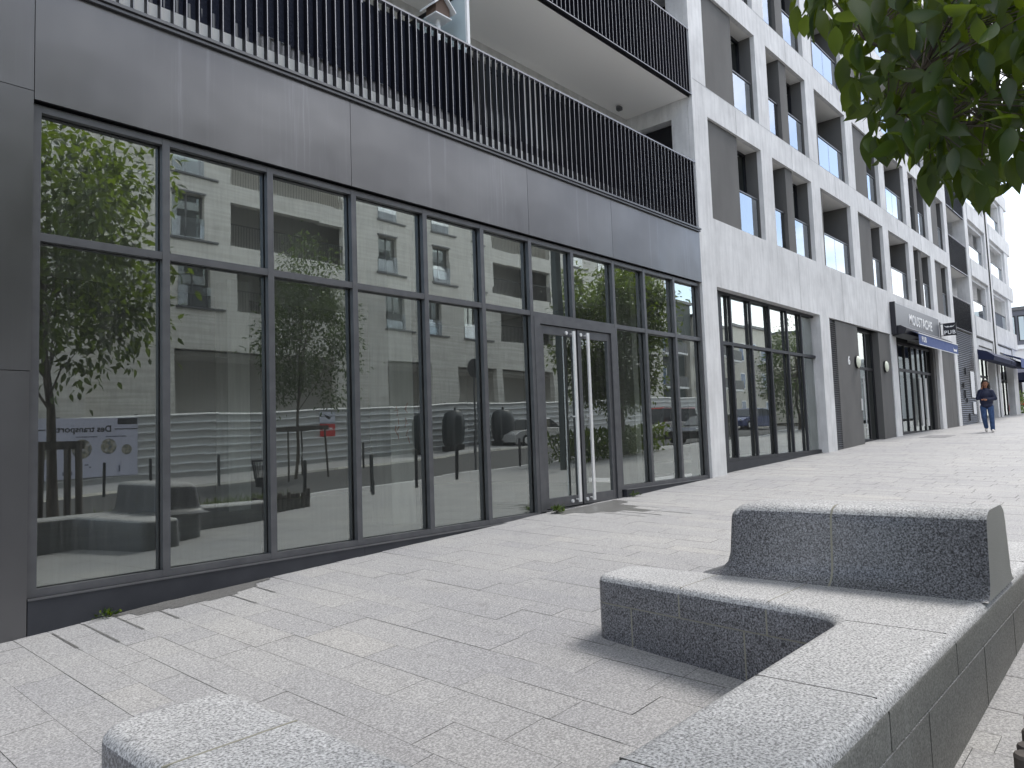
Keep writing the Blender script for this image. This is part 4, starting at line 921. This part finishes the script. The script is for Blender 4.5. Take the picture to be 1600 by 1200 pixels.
# x: viewer's right, y: towards the viewer, z: up
hipL, hipR = (.10, 0, .86), (-.10, 0, .86)
def fingers(c_, dirs): return [(c_, tuple(c_[i]+d_[i]*ln for i in range(3)), r_, r_*.8) for d_, ln, r_ in dirs]
wl_, wr_ = (-.03, .20, 1.065), (-.10, .11, 1.475)
bd = fused('body', [((0, 0, 1.0), (.13, .09, .20)), ((0, 0, 1.25), (.14, .09, .18)), ((0, 0, 1.36), (0, .012, 1.50), .052, .05), ((0, .025, 1.60), (.078, .09, .115)), ((0, .05, 1.54), (.055, .06, .06)),
    ((.085, 0, .9), (.112, .08, .48), .085, .055), ((.112, .08, .48), (.116, .10, .08), .052, .036), ((.116, .10, .05), (.12, .26, .03), .036, .028),
    ((-.085, 0, .9), (-.10, .07, .49), .085, .055), ((-.10, .07, .49), (-.06, -.14, .16), .052, .036), ((-.06, -.15, .12), (-.06, -.02, .05), .036, .028),
    ((.16, 0, 1.35), (.23, .03, 1.10), .05, .04), ((.23, .03, 1.10), (.0, .19, 1.06), .04, .028), (wl_, (.04, .022, .035)),
    ((-.16, 0, 1.35), (-.22, .06, 1.13), .05, .04), ((-.22, .06, 1.13), wr_, .04, .028), ((-.10, .11, 1.50), (.03, .022, .042))]
    + fingers((-.055, .205, 1.07), [((-1, .1, .35), .075, .010), ((-1, .1, .12), .085, .010), ((-1, .1, -.1), .08, .010), ((-1, .05, -.32), .068, .009), ((-.3, .1, .9), .055, .011)])
    + fingers((-.10, .115, 1.51), [((-.15, .2, 1), .075, .010), ((.05, .25, 1), .08, .010), ((.22, .25, .95), .075, .010), ((.4, .2, .8), .062, .009), ((.7, .4, .2), .05, .011)]), M['skin'], per, .009, 2)
fused('jacket', [((0, 0, 1.24), (.185, .13, .17)), ((0, 0, 1.02), (.195, .145, .20)), ((0, 0, .87), (.19, .145, .09)), ((-.13, 0, 1.345), (.13, 0, 1.345), .085, .085), ((0, 0, 1.37), (0, 0, 1.415), .095, .075),
    ((.15, 0, 1.34), (.245, .03, 1.10), .085, .068), ((.245, .03, 1.10), (.05, .175, 1.055), .068, .048), ((-.15, 0, 1.34), (-.235, .06, 1.13), .085, .068), ((-.235, .06, 1.13), (-.125, .10, 1.40), .066, .046)], M['jacket'], per, .016, 4)
for sg_, kn, an in ((1, (.112, .08, .48), (.116, .10, .09)), (-1, (-.10, .07, .49), (-.06, -.14, .175))):
    fused('jeans_leg', [((.03*sg_, 0, .90), (.095*sg_, 0, .84), .11, .105), ((.095*sg_, 0, .84), kn, .105, .080), (kn, an, .078, .068)], M['denim'], per, .016, 4)
fused('shoe', [((.116, .07, .06), (.12, .27, .035), .052, .042)], M['shoe'], per, .012, 2)
fused('shoe', [((-.06, -.20, .13), (-.062, -.03, .045), .050, .040)], M['shoe'], per, .012, 2)
fused('hair', [((0, -.04, 1.625), (.115, .105, .125)), ((0, .025, 1.695), (.095, .095, .05)), ((.085, -.02, 1.62), (.105, -.01, 1.36), .045, .045), ((-.085, -.03, 1.62), (-.09, -.035, 1.44), .038, .03), ((0, -.09, 1.6), (0, -.12, 1.38), .085, .06)], M['hair'], per, .012, 3)
fc = MB()
for sx_ in (-.030, .030):
    c_ = L2((sx_, .108, 1.60), PS); fc.tube(c_-fv_*.01, c_+fv_*.006, .011, .007, 8, 0)
    a = L2((sx_-.016, .108, 1.628), PS); b2_ = L2((sx_+.016, .108, 1.628), PS); fc.tube(a, b2_, .004, n=6)
fc.build('eye', M['hair'], bd)
fc = MB(); fc.tube(L2((0, .105, 1.595), PS), L2((0, .128, 1.565), PS), .008, .014, 8); fc.tube(L2((-.088, .02, 1.585), PS), L2((-.096, .01, 1.60), PS), .02, .016, 8); fc.tube(L2((.088, .02, 1.585), PS), L2((.096, .01, 1.60), PS), .02, .016, 8); fc.build('nose_and_ears', M['skin'], bd)
fc = MB(); fc.tube(L2((-.024, .105, 1.535), PS), L2((.024, .105, 1.535), PS), .007, n=8); fc.build('mouth', mat('lips', (.22, .06, .05), .5), bd)
ph = MB(); c_ = L2((-.105, .125, 1.54), PS); ph.tube(c_-Vector((0, 0, .06)), c_+Vector((0, 0, .07)), .018, n=6); o = ph.build('mobile_phone', M['black'], None, loc=tuple(c_)); tag(o, 'dark phone held against the cheek by the walking person', 'phone')

# ------------------------------------------------------------------ far background beyond the corner
fb = empty('office_building', (70, 6, .4), 'distant dark grey building with tall windows behind the street corner', 'building')
q = MB(); q.box(70, 84, -4, 10.6, 5.6, 8.6); q.box(69.9, 84, -4, 10.2, 8.62, 8.9, 1); q.build('wall', [mat('dark_slate_cladding', (.12, .125, .15), .6), M['frame']], fb)
for yy_ in (9.2, 8.55, 7.9, 6.9, 6.2):
    q = MB(); q.box(69.93, 70.0, yy_, yy_+.5, 6.2, 8.2); o = q.build('window', M['black'], fb); q = MB(); q.quad((69.92, yy_+.08, 6.25), (69.92, yy_+.42, 6.25), (69.92, yy_+.42, 8.1), (69.92, yy_+.08, 8.1)); q.build('pane', M['frost'], o)
fb2 = empty('low_white_building', (66, 6, .4), 'low white building at the end of the street', 'building')
q = MB(); q.box(66, 80, -6, 9.6, .4, 5.55); q.box(65.9, 66, -6, 9.62, 5.2, 5.3); q.box(65.9, 66, -6, 9.62, 3.9, 4.0); q.build('wall', M['white'], fb2)
for yy_ in (8.6, 7.4):
    q = MB(); q.box(65.95, 66.0, yy_, yy_+.45, .9, 2.9); q.build('window', M['black'], fb2)
def car(loc, heading, Ls, H, paint, label, name='parked_car', van=False, roofp=None):
    x0, y0_, = loc; z0 = gz(x0, y0_)-.06 if y0_ < -3.2 else gz(x0, y0_); c_ = empty(name, (x0, y0_, z0), label, 'car'); ca, sa = math.cos(heading), math.sin(heading)
    def T(p): return (x0+p[0]*ca-p[1]*sa, y0_+p[0]*sa+p[1]*ca, z0+p[2])
    hl = Ls/2; W = .88
    prof = [(-hl, .35), (-hl, .75), (-hl+.15, .92), (-hl*.1 if van else -hl*.5, .98), (hl*.35, .95), (hl*.82, .82), (hl, .62), (hl, .32)]
    def loft(pr, ws, mat_, nm, par, zb_=.22):
        q = MB(); n_ = len(pr); v = []
        for s_ in (-1, 1):
            for (px_, pz_), w_ in zip(pr, ws): v.append(T((px_, s_*w_, pz_)))
            for (px_, pz_), w_ in zip(pr, ws): v.append(T((px_, s_*w_, zb_)))
        f = []
        for s_ in (0, 1):
            o_ = s_*2*n_
            for i in range(n_-1): a = [o_+i, o_+i+1, o_+n_+i+1, o_+n_+i]; f.append(tuple(a if s_ == 0 else reversed(a)))
        for i in range(n_-1): f.append((i, 2*n_+i, 2*n_+i+1, i+1))
        f.append((0, n_, 3*n_, 2*n_)); f.append((n_-1, 2*n_+n_-1, 3*n_+n_-1, n_+n_-1)); q.add(v, f, 0, False); return q.build(nm, mat_, par, bevel=.03)
    bdy = loft(prof, [W-.08, W-.03, W, W, W, W-.02, W-.08, W-.1], paint, 'body', c_)
    if van: gp = [(-hl+.05, .96), (-hl+.12, H-.05), (-hl+.4, H), (hl*.15, H), (hl*.30, H-.08), (hl*.62, .94)]
    else: gp = [(-hl+.35, .95), (-hl*.42, H-.03), (-hl*.05, H), (hl*.18, H-.05), (hl*.52, .93)]
    loft(gp, [W-.06]+[W-.2]*(len(gp)-2)+[W-.08], M['glass_car'], 'window', c_, .93)
    q = MB(); rx0, rx1 = gp[1][0], gp[-2][0]
    v = [T((rx0, -W+.19, H-.04)), T((rx1, -W+.19, H-.08)), T((rx1, W-.19, H-.08)), T((rx0, W-.19, H-.04)), T((rx0+.1, -W+.25, H+.02)), T((rx1-.1, -W+.25, H-.01)), T((rx1-.1, W-.25, H-.01)), T((rx0+.1, W-.25, H+.02))]
    q.add(v, [(0, 3, 2, 1), (4, 5, 6, 7), (0, 1, 5, 4), (1, 2, 6, 5), (2, 3, 7, 6), (3, 0, 4, 7)]); q.build('roof', roofp or paint, c_)
    for xw in (-hl*.62, hl*.62):
        for s_ in (-1, 1):
            q = MB(); q.tube(T((xw, s_*(W-.2), .31)), T((xw, s_*(W+.01), .31)), .31, n=20); w_ = q.build('wheel', M['rubber'], c_); q = MB(); q.tube(T((xw, s_*(W), .31)), T((xw, s_*(W+.02), .31)), .19, n=16); q.build('rim', M['steel'], w_)
    for s_ in (-1, 1):
        q = MB(); q.tube(T((hl-.04, s_*.62, .66)), T((hl+.01, s_*.62, .64)), .11, .09, 10); q.build('headlight', M['white'], c_); q = MB(); q.tube(T((-hl+.02, s_*.66, .72)), T((-hl-.01, s_*.66, .72)), .09, n=10); q.build('tail_light', M['red'], c_)
    return c_
M['glass_car'] = mat('dark_car_glass', (.03, .035, .04), .05)
def paintm(nm, c_): m_ = mat(nm, c_, .25, .3); m_.node_tree.nodes['Principled BSDF'].inputs['Coat Weight'].default_value = .6; return m_
pk = paintm('black_paint', (.012, .012, .014)); psv = paintm('silver_paint', (.50, .50, .50)); prd = paintm('red_paint', (.5, .04, .03)); pbl = paintm('blue_paint', (.03, .05, .16))
car((35.8, -4.3), math.pi*1.0, 4.3, 1.42, pk, 'black car parked by the kerb, reflected in the shop glass', roofp=pk)
car((40.5, -9.3), math.pi, 4.9, 1.85, psv, 'silver van with a red load area, parked across the road', van=True, name='parked_van', roofp=prd)
car((52, -9.0), math.pi, 4.2, 1.5, pbl, 'blue car parked further along across the road')
car((31.0, -12.4), math.pi, 4.1, 1.5, psv, 'silver car near the hoarding across the road')
car((63.5, 7.0), 1.6, 4.2, 1.5, prd, 'red car at the far end of the street behind the plants')
hd_ = empty('shrub', (57.5, 6.7, gz(57.5, 6.7)), 'green shrubs and reeds beyond the last shop pier', 'shrub')
rg = np.random.default_rng(6); P = np.stack([rg.uniform(56, 59.5, 900), rg.uniform(5.2, 8.0, 900), gz(57, 6.7)+rg.uniform(0, 1.35, 900)], 1)
foliage('leaves', P, rg.normal(size=(900, 3))*.5+np.array([0, 0, .6]), rg.normal(size=(900, 3)), rg.uniform(.12, .28, 900), leaf_template(3, .2, .2, .4), M['leaf2'], hd_)
q = MB()
for k in range(10): q.tube((56.2+k*.33, 6.0+(k % 3)*.5, gz(57, 6.5)-.05), (56.2+k*.33, 6.0+(k % 3)*.5, gz(57, 6.5)+.9), .015, .008, 5)
q.build('stem', M['bark'], hd_)

# ------------------------------------------------------------------ across the street (seen in the glass)
ob = empty('opposite_building', (10, -16.5, gz(10, -14)), 'board marked pale concrete housing block across the street, seen in the shop glass', 'building')
YO = -16.5
opens = [(3.5, 5.0, 'w'), (6.3, 7.6, 'w'), (13.35, 14.7, 'w'), (15.95, 21.5, 'l'), (24.3, 25.6, 'w'), (27.7, 28.9, 'w'), (30.9, 32.1, 'w'), (33.4, 38.5, 'l'), (41.0, 42.2, 'w'), (44.0, 45.2, 'w'), (47.5, 51.5, 'l')]
q = MB(); xe = [9.6]; xs_o = [o_ for o_ in opens if o_[0] > 9]
rows = [(5.95, 7.95), (8.9, 10.9), (11.8, 13.8)]
ed_ = [9.6]+[v for o_ in xs_o for v in o_[:2]]+[53.6]
for i in range(0, len(ed_), 2): q.box(ed_[i], ed_[i+1], YO-.35, YO, 4.25, 16.6)
for a, c_, t in xs_o:
    zz = [4.25]+[v for r_ in rows for v in r_]+[16.6]
    for i in range(0, len(zz), 2): q.box(a, c_, YO-.35, YO, zz[i], zz[i+1])
for a, c_ in ((9.6, 13.2), (21.6, 24.4), (28.0, 30.2), (38.3, 41.2), (51.0, 53.6), (33.0, 33.5)): q.box(a, c_, YO-.35, YO, -2, 4.25)
q.box(-8, 9.6, YO+1.0, YO+1.3, -2, 16.6); q.box(9.3, 9.6, YO-.2, YO+1.0, -2, 16.6)
q.build('wall', M['concrete_beige'], ob)
q = MB(); q.box(9.6, 53.6, -26, YO-2.2, -2, 16.5); q.box(9.6, 53.6, YO-2.2, YO-.36, 4.0, 4.2)
for r_ in rows: q.box(9.6, 53.6, YO-2.2, YO-.36, r_[0]-.3, r_[0]-.05)
q.box(9.6, 9.9, YO-2.2, YO-.36, -2, 16.5); q.box(53.3, 53.6, YO-2.2, YO-.36, -2, 16.5)
q.build('inner_core', mat('shaded_inner_wall', (.52, .51, .48), .9), ob)
for a, c_, t in xs_o:
    for r_ in rows:
        q = MB()
        if t == 'w':
            for z0, z1, xa, xb in ((r_[0]-.06, r_[0]+.02, a-.08, c_+.65), (r_[1]+.02, r_[1]+.10, a-.05, c_+.05)): q.box(xa, xb, YO+.001, YO+.08, z0, z1)
            q.box(a, a+.05, YO-.3, YO-.24, r_[0], r_[1]); q.box(c_-.05, c_, YO-.3, YO-.24, r_[0], r_[1]); q.box((a+c_)/2-.03, (a+c_)/2+.03, YO-.3, YO-.24, r_[0], r_[1])
            o = q.build('window', M['frame'], ob, loc=(a, YO, r_[0]))
            q = MB(); q.quad((c_, YO-.27, r_[0]), (a, YO-.27, r_[0]), (a, YO-.27, r_[1]), (c_, YO-.27, r_[1])); q.build('pane', M['glass_win'], o)
            q = MB(); q.quad((c_, YO+.03, r_[0]+.05), (a, YO+.03, r_[0]+.05), (a, YO+.03, r_[0]+.9), (c_, YO+.03, r_[0]+.9)); q.build('glass_balustrade', M['glass_bal'], o)
            q = MB(); q.box(a, c_, YO-.34, YO-.32, r_[0], r_[1]); q.build('curtain', mat('grey_curtain', (.32, .33, .33), .9), o)
        else:
            q.box(a, c_, YO-.06, YO-.02, r_[0]+.95, r_[0]+1.0); xx = a
            while xx < c_: q.box(xx, xx+.015, YO-.05, YO-.03, r_[0], r_[0]+.95); xx += .13
            q.build('railing', M['black'], ob, loc=(a, YO, r_[0]))
hb = empty('site_hoarding', (20, -14, gz(20, -14)), 'white corrugated sheet hoarding across the street, seen in the shop glass', 'fence')
q = MB(); NP = 44
for i in range(NP):
    xa = -2+i*1.3; xb = xa+1.3; za, zb_ = gz(xa, -14)-.02, gz(xb, -14)-.02
    prof = []
    for k in range(8): prof += [(-14.0, .02+k*.30), (-14.0, .20+k*.30), (-13.92, .21+k*.30), (-13.92, .235+k*.30), (-13.995, .285+k*.30)]
    v = [(xa, y_, za+z_) for y_, z_ in prof]+[(xb, y_, zb_+z_) for y_, z_ in prof]; n_ = len(prof); q.add(v, [(k, k+1, n_+k+1, n_+k) for k in range(n_-1)])
q.build('sheet_panel', M['hoard'], hb)
q = MB()
for i in range(0, NP, 2): xa = -2+i*1.3; q.box(xa-.04, xa+.04, -14.12, -14.03, gz(xa, -14)-.2, gz(xa, -14)+2.4)
q.build('support_post', M['frame'], hb)
# information board on the hoarding
def bz(x_): return gz(x_, -14)
po = empty('information_board', (9.3, -13.9, bz(9.3)), 'pale information board headed Des transports fixed on the hoarding, seen mirrored', 'sign')
z0 = bz(9.5)+.28; q = MB(); q.box(7.2, 11.0, -13.93, -13.90, z0, z0+2.05); q.build('board', mat('pale_lilac_board', (.55, .56, .68), .5), po)
put_text('heading', 'Des transports', .31, (9.15, -13.895, z0+1.66), (-1, 0, 0), (0, 0, 1), M['sign_black'], po, .002)
q = MB(); q.box(10.3, 10.98, -13.899, -13.892, z0+1.82, z0+2.04); q.box(10.2, 10.98, -13.899, -13.892, z0+1.64, z0+1.67); q.box(7.2, 8.0, -13.899, -13.892, z0+1.64, z0+1.67); q.build('title_bar', M['sign_black'], po)
def disc(x_, z_, r_, c_, nm):
    q = MB(); vv = [(x_+r_*math.cos(2*math.pi*k/28), -13.89, z_+r_*math.sin(2*math.pi*k/28)) for k in range(28)]; q.add(vv, [tuple(range(28))]); q.build('picture', c_, po)
pm = mat('printed_photo', (.2, .2, .2), .5); setc(pm, ramp(pm, noise(pm, 6, 4), [(.35, (.07, .09, .14)), (.5, (.28, .26, .18)), (.65, (.45, .45, .48))]))
for x_, z_, r_ in ((10.0, z0+1.05, .27), (10.62, z0+.92, .18), (9.1, z0+.98, .33), (7.9, z0+.95, .3)): disc(x_, z_, r_, pm, '')
q = MB()
for x_, z_, w_, h_ in ((9.2, z0+.42, .12, .04), (9.35, z0+.33, .05, .05), (10.35, z0+.15, .05, .22), (8.5, z0+.12, .3, .12), (9.9, z0+1.38, .7, .03), (8.9, z0+1.38, .7, .03)): q.box(x_, x_+w_, -13.898, -13.89, z_, z_+h_)
q.build('small_print', mat('slate_ink', (.10, .11, .18), .6), po)
nt_ = empty('site_notice', (19.2, -13.9, bz(19.2)), 'small notice with white top and red lower half on the hoarding', 'sign'); z0 = bz(19.2)+1.15
q = MB(); q.box(18.85, 19.65, -13.94, -13.92, z0+.52, z0+1.05); q.build('white_half', mat('pale_notice', (.60, .62, .72), .5), nt_); q = MB(); q.box(18.87, 19.63, -13.94, -13.922, z0, z0+.515); q.build('red_half', M['red'], nt_)
put_text('lettering', 'PERMIS', .15, (19.25, -13.915, z0+.30), (-1, 0, 0), (0, 0, 1), M['letter'], nt_, .002)
q = MB(); q.add([(19.05, -13.917, z0+.95), (19.2, -13.917, z0+.78), (19.35, -13.917, z0+.70), (19.42, -13.917, z0+.80), (19.3, -13.917, z0+.86)], [(0, 1, 2, 3, 4)]); q.build('emblem', M['sign_black'], nt_)
# other trees, guard, bollards, bin, poles, containers
tree('street_tree', (14.8, -9.5, gz(14.8, -9.5)), 6, .07, (15.2, -9.5, 4.2), (2.2, 1.8, 2.9), 42, 9000, .15, 'young street tree across the road inside a stake frame', 'trees across the road', M['leaf2'], 21)
stake_frame(14.8, -9.5, .85, 1.8, 'square stake frame around the young tree across the road', 'stake frames around the trees', .035)
tree('street_tree', (23.9, -1.6, gz(23.9, -1.6)), 6, .10, (23.7, -1.6, 3.8), (2.45, 2.0, 3.0), 75, 24000, .17, 'dense dark street tree in the shrub bed beside the lamp post', 'trees along the pavement', M['leaf'], 22)
tree('street_tree', (44.5, -2.5, gz(44.5, -2.5)), 6, .10, (44.5, -2.5, 3.4), (2.6, 2.0, 2.6), 80, 6000, .18, 'light green street tree further up the pavement', 'trees along the pavement', M['leaf2'], 23)
sb_ = empty('shrub', (24.5, -1.5, gz(24.5, -1.5)), 'low dark shrubs under the dense street tree', 'shrub')
rg = np.random.default_rng(9); n_ = 2600; P = np.stack([rg.uniform(19.8, 26.2, n_), rg.uniform(-2.6, -.5, n_), np.zeros(n_)], 1); P[:, 2] = [gz(a, c_)+h_ for (a, c_, _), h_ in zip(P, rg.uniform(0, 1.0, n_))]
foliage('leaves', P, rg.normal(size=(n_, 3))*.6+np.array([0, 0, .6]), rg.normal(size=(n_, 3)), rg.uniform(.10, .24, n_), leaf_template(3, .2, .2, .45), M['leaf'], sb_)
q = MB()
for k in range(16): q.tube((20.0+k*.39, -1.5, gz(22, -1.5)-.2), (20.0+k*.39, -1.4, gz(22, -1.5)+.7), .015, .008, 5)
q.build('stem', M['bark'], sb_)
spots = [(9.3, -.3), (11.1, -.4), (12.6, -.6), (14.6, -.8), (16.8, -3.0), (19.5, -3.0)]
spots2 = [(8.6, -10.3), (10.1, -10.6), (12.1, -10.6), (18.4, -10.6), (22.0, -10.6), (25.5, -10.6)]
first = None
for i, (x_, y_) in enumerate(spots+spots2):
    z0 = gz(x_, y_)
    if first is None:
        q = MB(); q.lathe([(.045, -.1), (.045, .95), (.040, .985), (.02, 1.0)], (x_, y_, z0), 14); first = q.build('bollard', M['black'], None, loc=(x_, y_, z0)); o = first
    else: o = first.copy(); COL.objects.link(o); o.location = (x_, y_, z0)
    o['category'] = 'bollard'; o['group'] = 'slim dark bollards lining the road'; o['label'] = ('slim dark bollard, %s of those on the near pavement' if i < 6 else 'slim dark bollard, %s of those before the hoarding') % ['nearest', 'second nearest', 'third', 'fourth', 'second farthest', 'farthest'][i % 6]
x_, y_ = 9.75, -3.4; z0 = gz(x_, y_); lb_ = empty('litter_bin', (x_, y_, z0), 'dark slatted litter bin on a post at the kerb', 'bin')
q = MB()
for k in range(22): t_ = 2*math.pi*k/22; q.tube((x_+.17*math.cos(t_), y_+.17*math.sin(t_), z0+.45), (x_+.27*math.cos(t_), y_+.27*math.sin(t_), z0+1.05), .009, n=5)
q.lathe([(.27, 1.04), (.285, 1.06), (.27, 1.08)], (x_, y_, z0), 22); q.lathe([(.05, .40), (.18, .42), (.19, .62), (.18, .64)], (x_, y_, z0), 22); q.build('basket', M['black'], lb_); q = MB(); q.tube((x_, y_, z0-.05), (x_, y_, z0+.45), .04, n=10); q.build('post', M['black'], lb_)
x_, y_ = 17.2, .75; z0 = gz(x_, y_); sl = empty('street_lamp', (x_, y_, z0), 'tall dark street lamp post on the pavement, seen in the door glass', 'street lamp')
q = MB(); q.box(x_-.12, x_+.12, y_-.10, y_+.10, z0-.05, 8.0); q.build('pole', mat('dark_green_post', (.05, .065, .065), .5, .2), sl, bevel=.01); q = MB(); q.box(x_-.5, x_+.1, y_-.12, y_+.12, 8.0, 8.12); q.build('lamp_head', M['frame'], sl)
x_, y_ = 18.75, -4.0; rs = empty('road_sign', (x_, y_, gz(x_, y_)), 'round road sign seen from behind at the kerb', 'sign')
q = MB(); q.tube((x_, y_-.02, 2.5), (x_, y_+.0, 2.5), .34, n=28); q.build('sign_disc', M['frame'], rs); q = MB(); q.tube((x_, y_-.04, gz(x_, y_)-.1), (x_, y_-.04, 2.8), .035, n=8); q.build('pole', M['frame'], rs)
for i, x_ in enumerate((23.6, 26.2, 29.4)):
    z0 = gz(x_, -13.0)+.02; e_ = empty('recycling_container', (x_, -12.9, z0), ('rounded dark recycling container nearest the young tree', 'rounded dark recycling container, middle one of the three by the hoarding', 'rounded dark recycling container furthest up the road')[i], 'container', 'recycling containers by the hoarding')
    q = MB(); q.lathe([(.50, .25), (.60, .45), (.64, 1.0), (.62, 1.5), (.50, 1.85), (.3, 1.95)], (x_, -12.9, z0), 20); q.build('shell', M['plastic_dark'], e_); q = MB(); q.box(x_-.5, x_+.5, -13.3, -12.5, z0-.02, z0+.26); q.build('base', M['rubber'], e_); q = MB(); q.tube((x_, -12.9, z0+1.95), (x_, -12.9, z0+2.1), .06, n=8); q.build('lifting_ring', M['black'], e_)
# blocks further up on the far side
def block(loc, sx_, sy2, h, wallm, label, nwx, nwz, name='apartment_block', dark=None):
    x0, y0_ = loc; e_ = empty(name, (x0, y0_, .2), label, 'building'); q = MB(); q.box(x0, x0+sx_, y0_-sy2, y0_, -1, h); q.build('wall', wallm, e_)
    q = MB(); q.box(x0-.2, x0+sx_+.2, y0_-sy2, y0_+.2, h+.001, h+.25); q.build('roof', M['frame'], e_)
    for i in range(nwx):
        for j in range(nwz):
            xa = x0+1.2+i*(sx_-2.0)/nwx; za = 1.2+j*2.9; q = MB(); q.box(xa, xa+1.2, y0_+.001, y0_+.06, za, za+1.7); o = q.build('window', M['white'], e_); q = MB(); q.quad((xa+1.1, y0_+.065, za+.1), (xa+.1, y0_+.065, za+.1), (xa+.1, y0_+.065, za+1.6), (xa+1.1, y0_+.065, za+1.6)); q.build('pane', M['blue_pane'], o)
        if i % 2 == 0:
            for j in range(1, nwz):
                xa = x0+.6+i*(sx_-2.0)/nwx; za = 1.0+j*2.9; q = MB(); q.box(xa, xa+2.6, y0_+.001, y0_+1.0, za-.15, za); o = q.build('balcony', M['white'], e_); q = MB(); q.box(xa, xa+2.6, y0_+.95, y0_+.99, za+.001, za+.9); q.build('railing', M['frame'], o)
M['blue_pane'] = mat('window_pane', (.10, .16, .28), .08)
cream = concrete('cream_render', .58, .66, (1.04, 1, .90)); drk = mat('dark_green_cladding', (.05, .065, .062), .6)
block((55.3, -18.5), 4.2, 8, 11.3, drk, 'narrow dark clad block across the street behind the cream block', 1, 3)
block((59.9, -18.0), 19, 8, 10.3, cream, 'cream apartment block with white balconies across the street', 5, 3)
block((84, -17.0), 18, 8, 10.8, cream, 'tall cream apartment block further up the street', 6, 4)
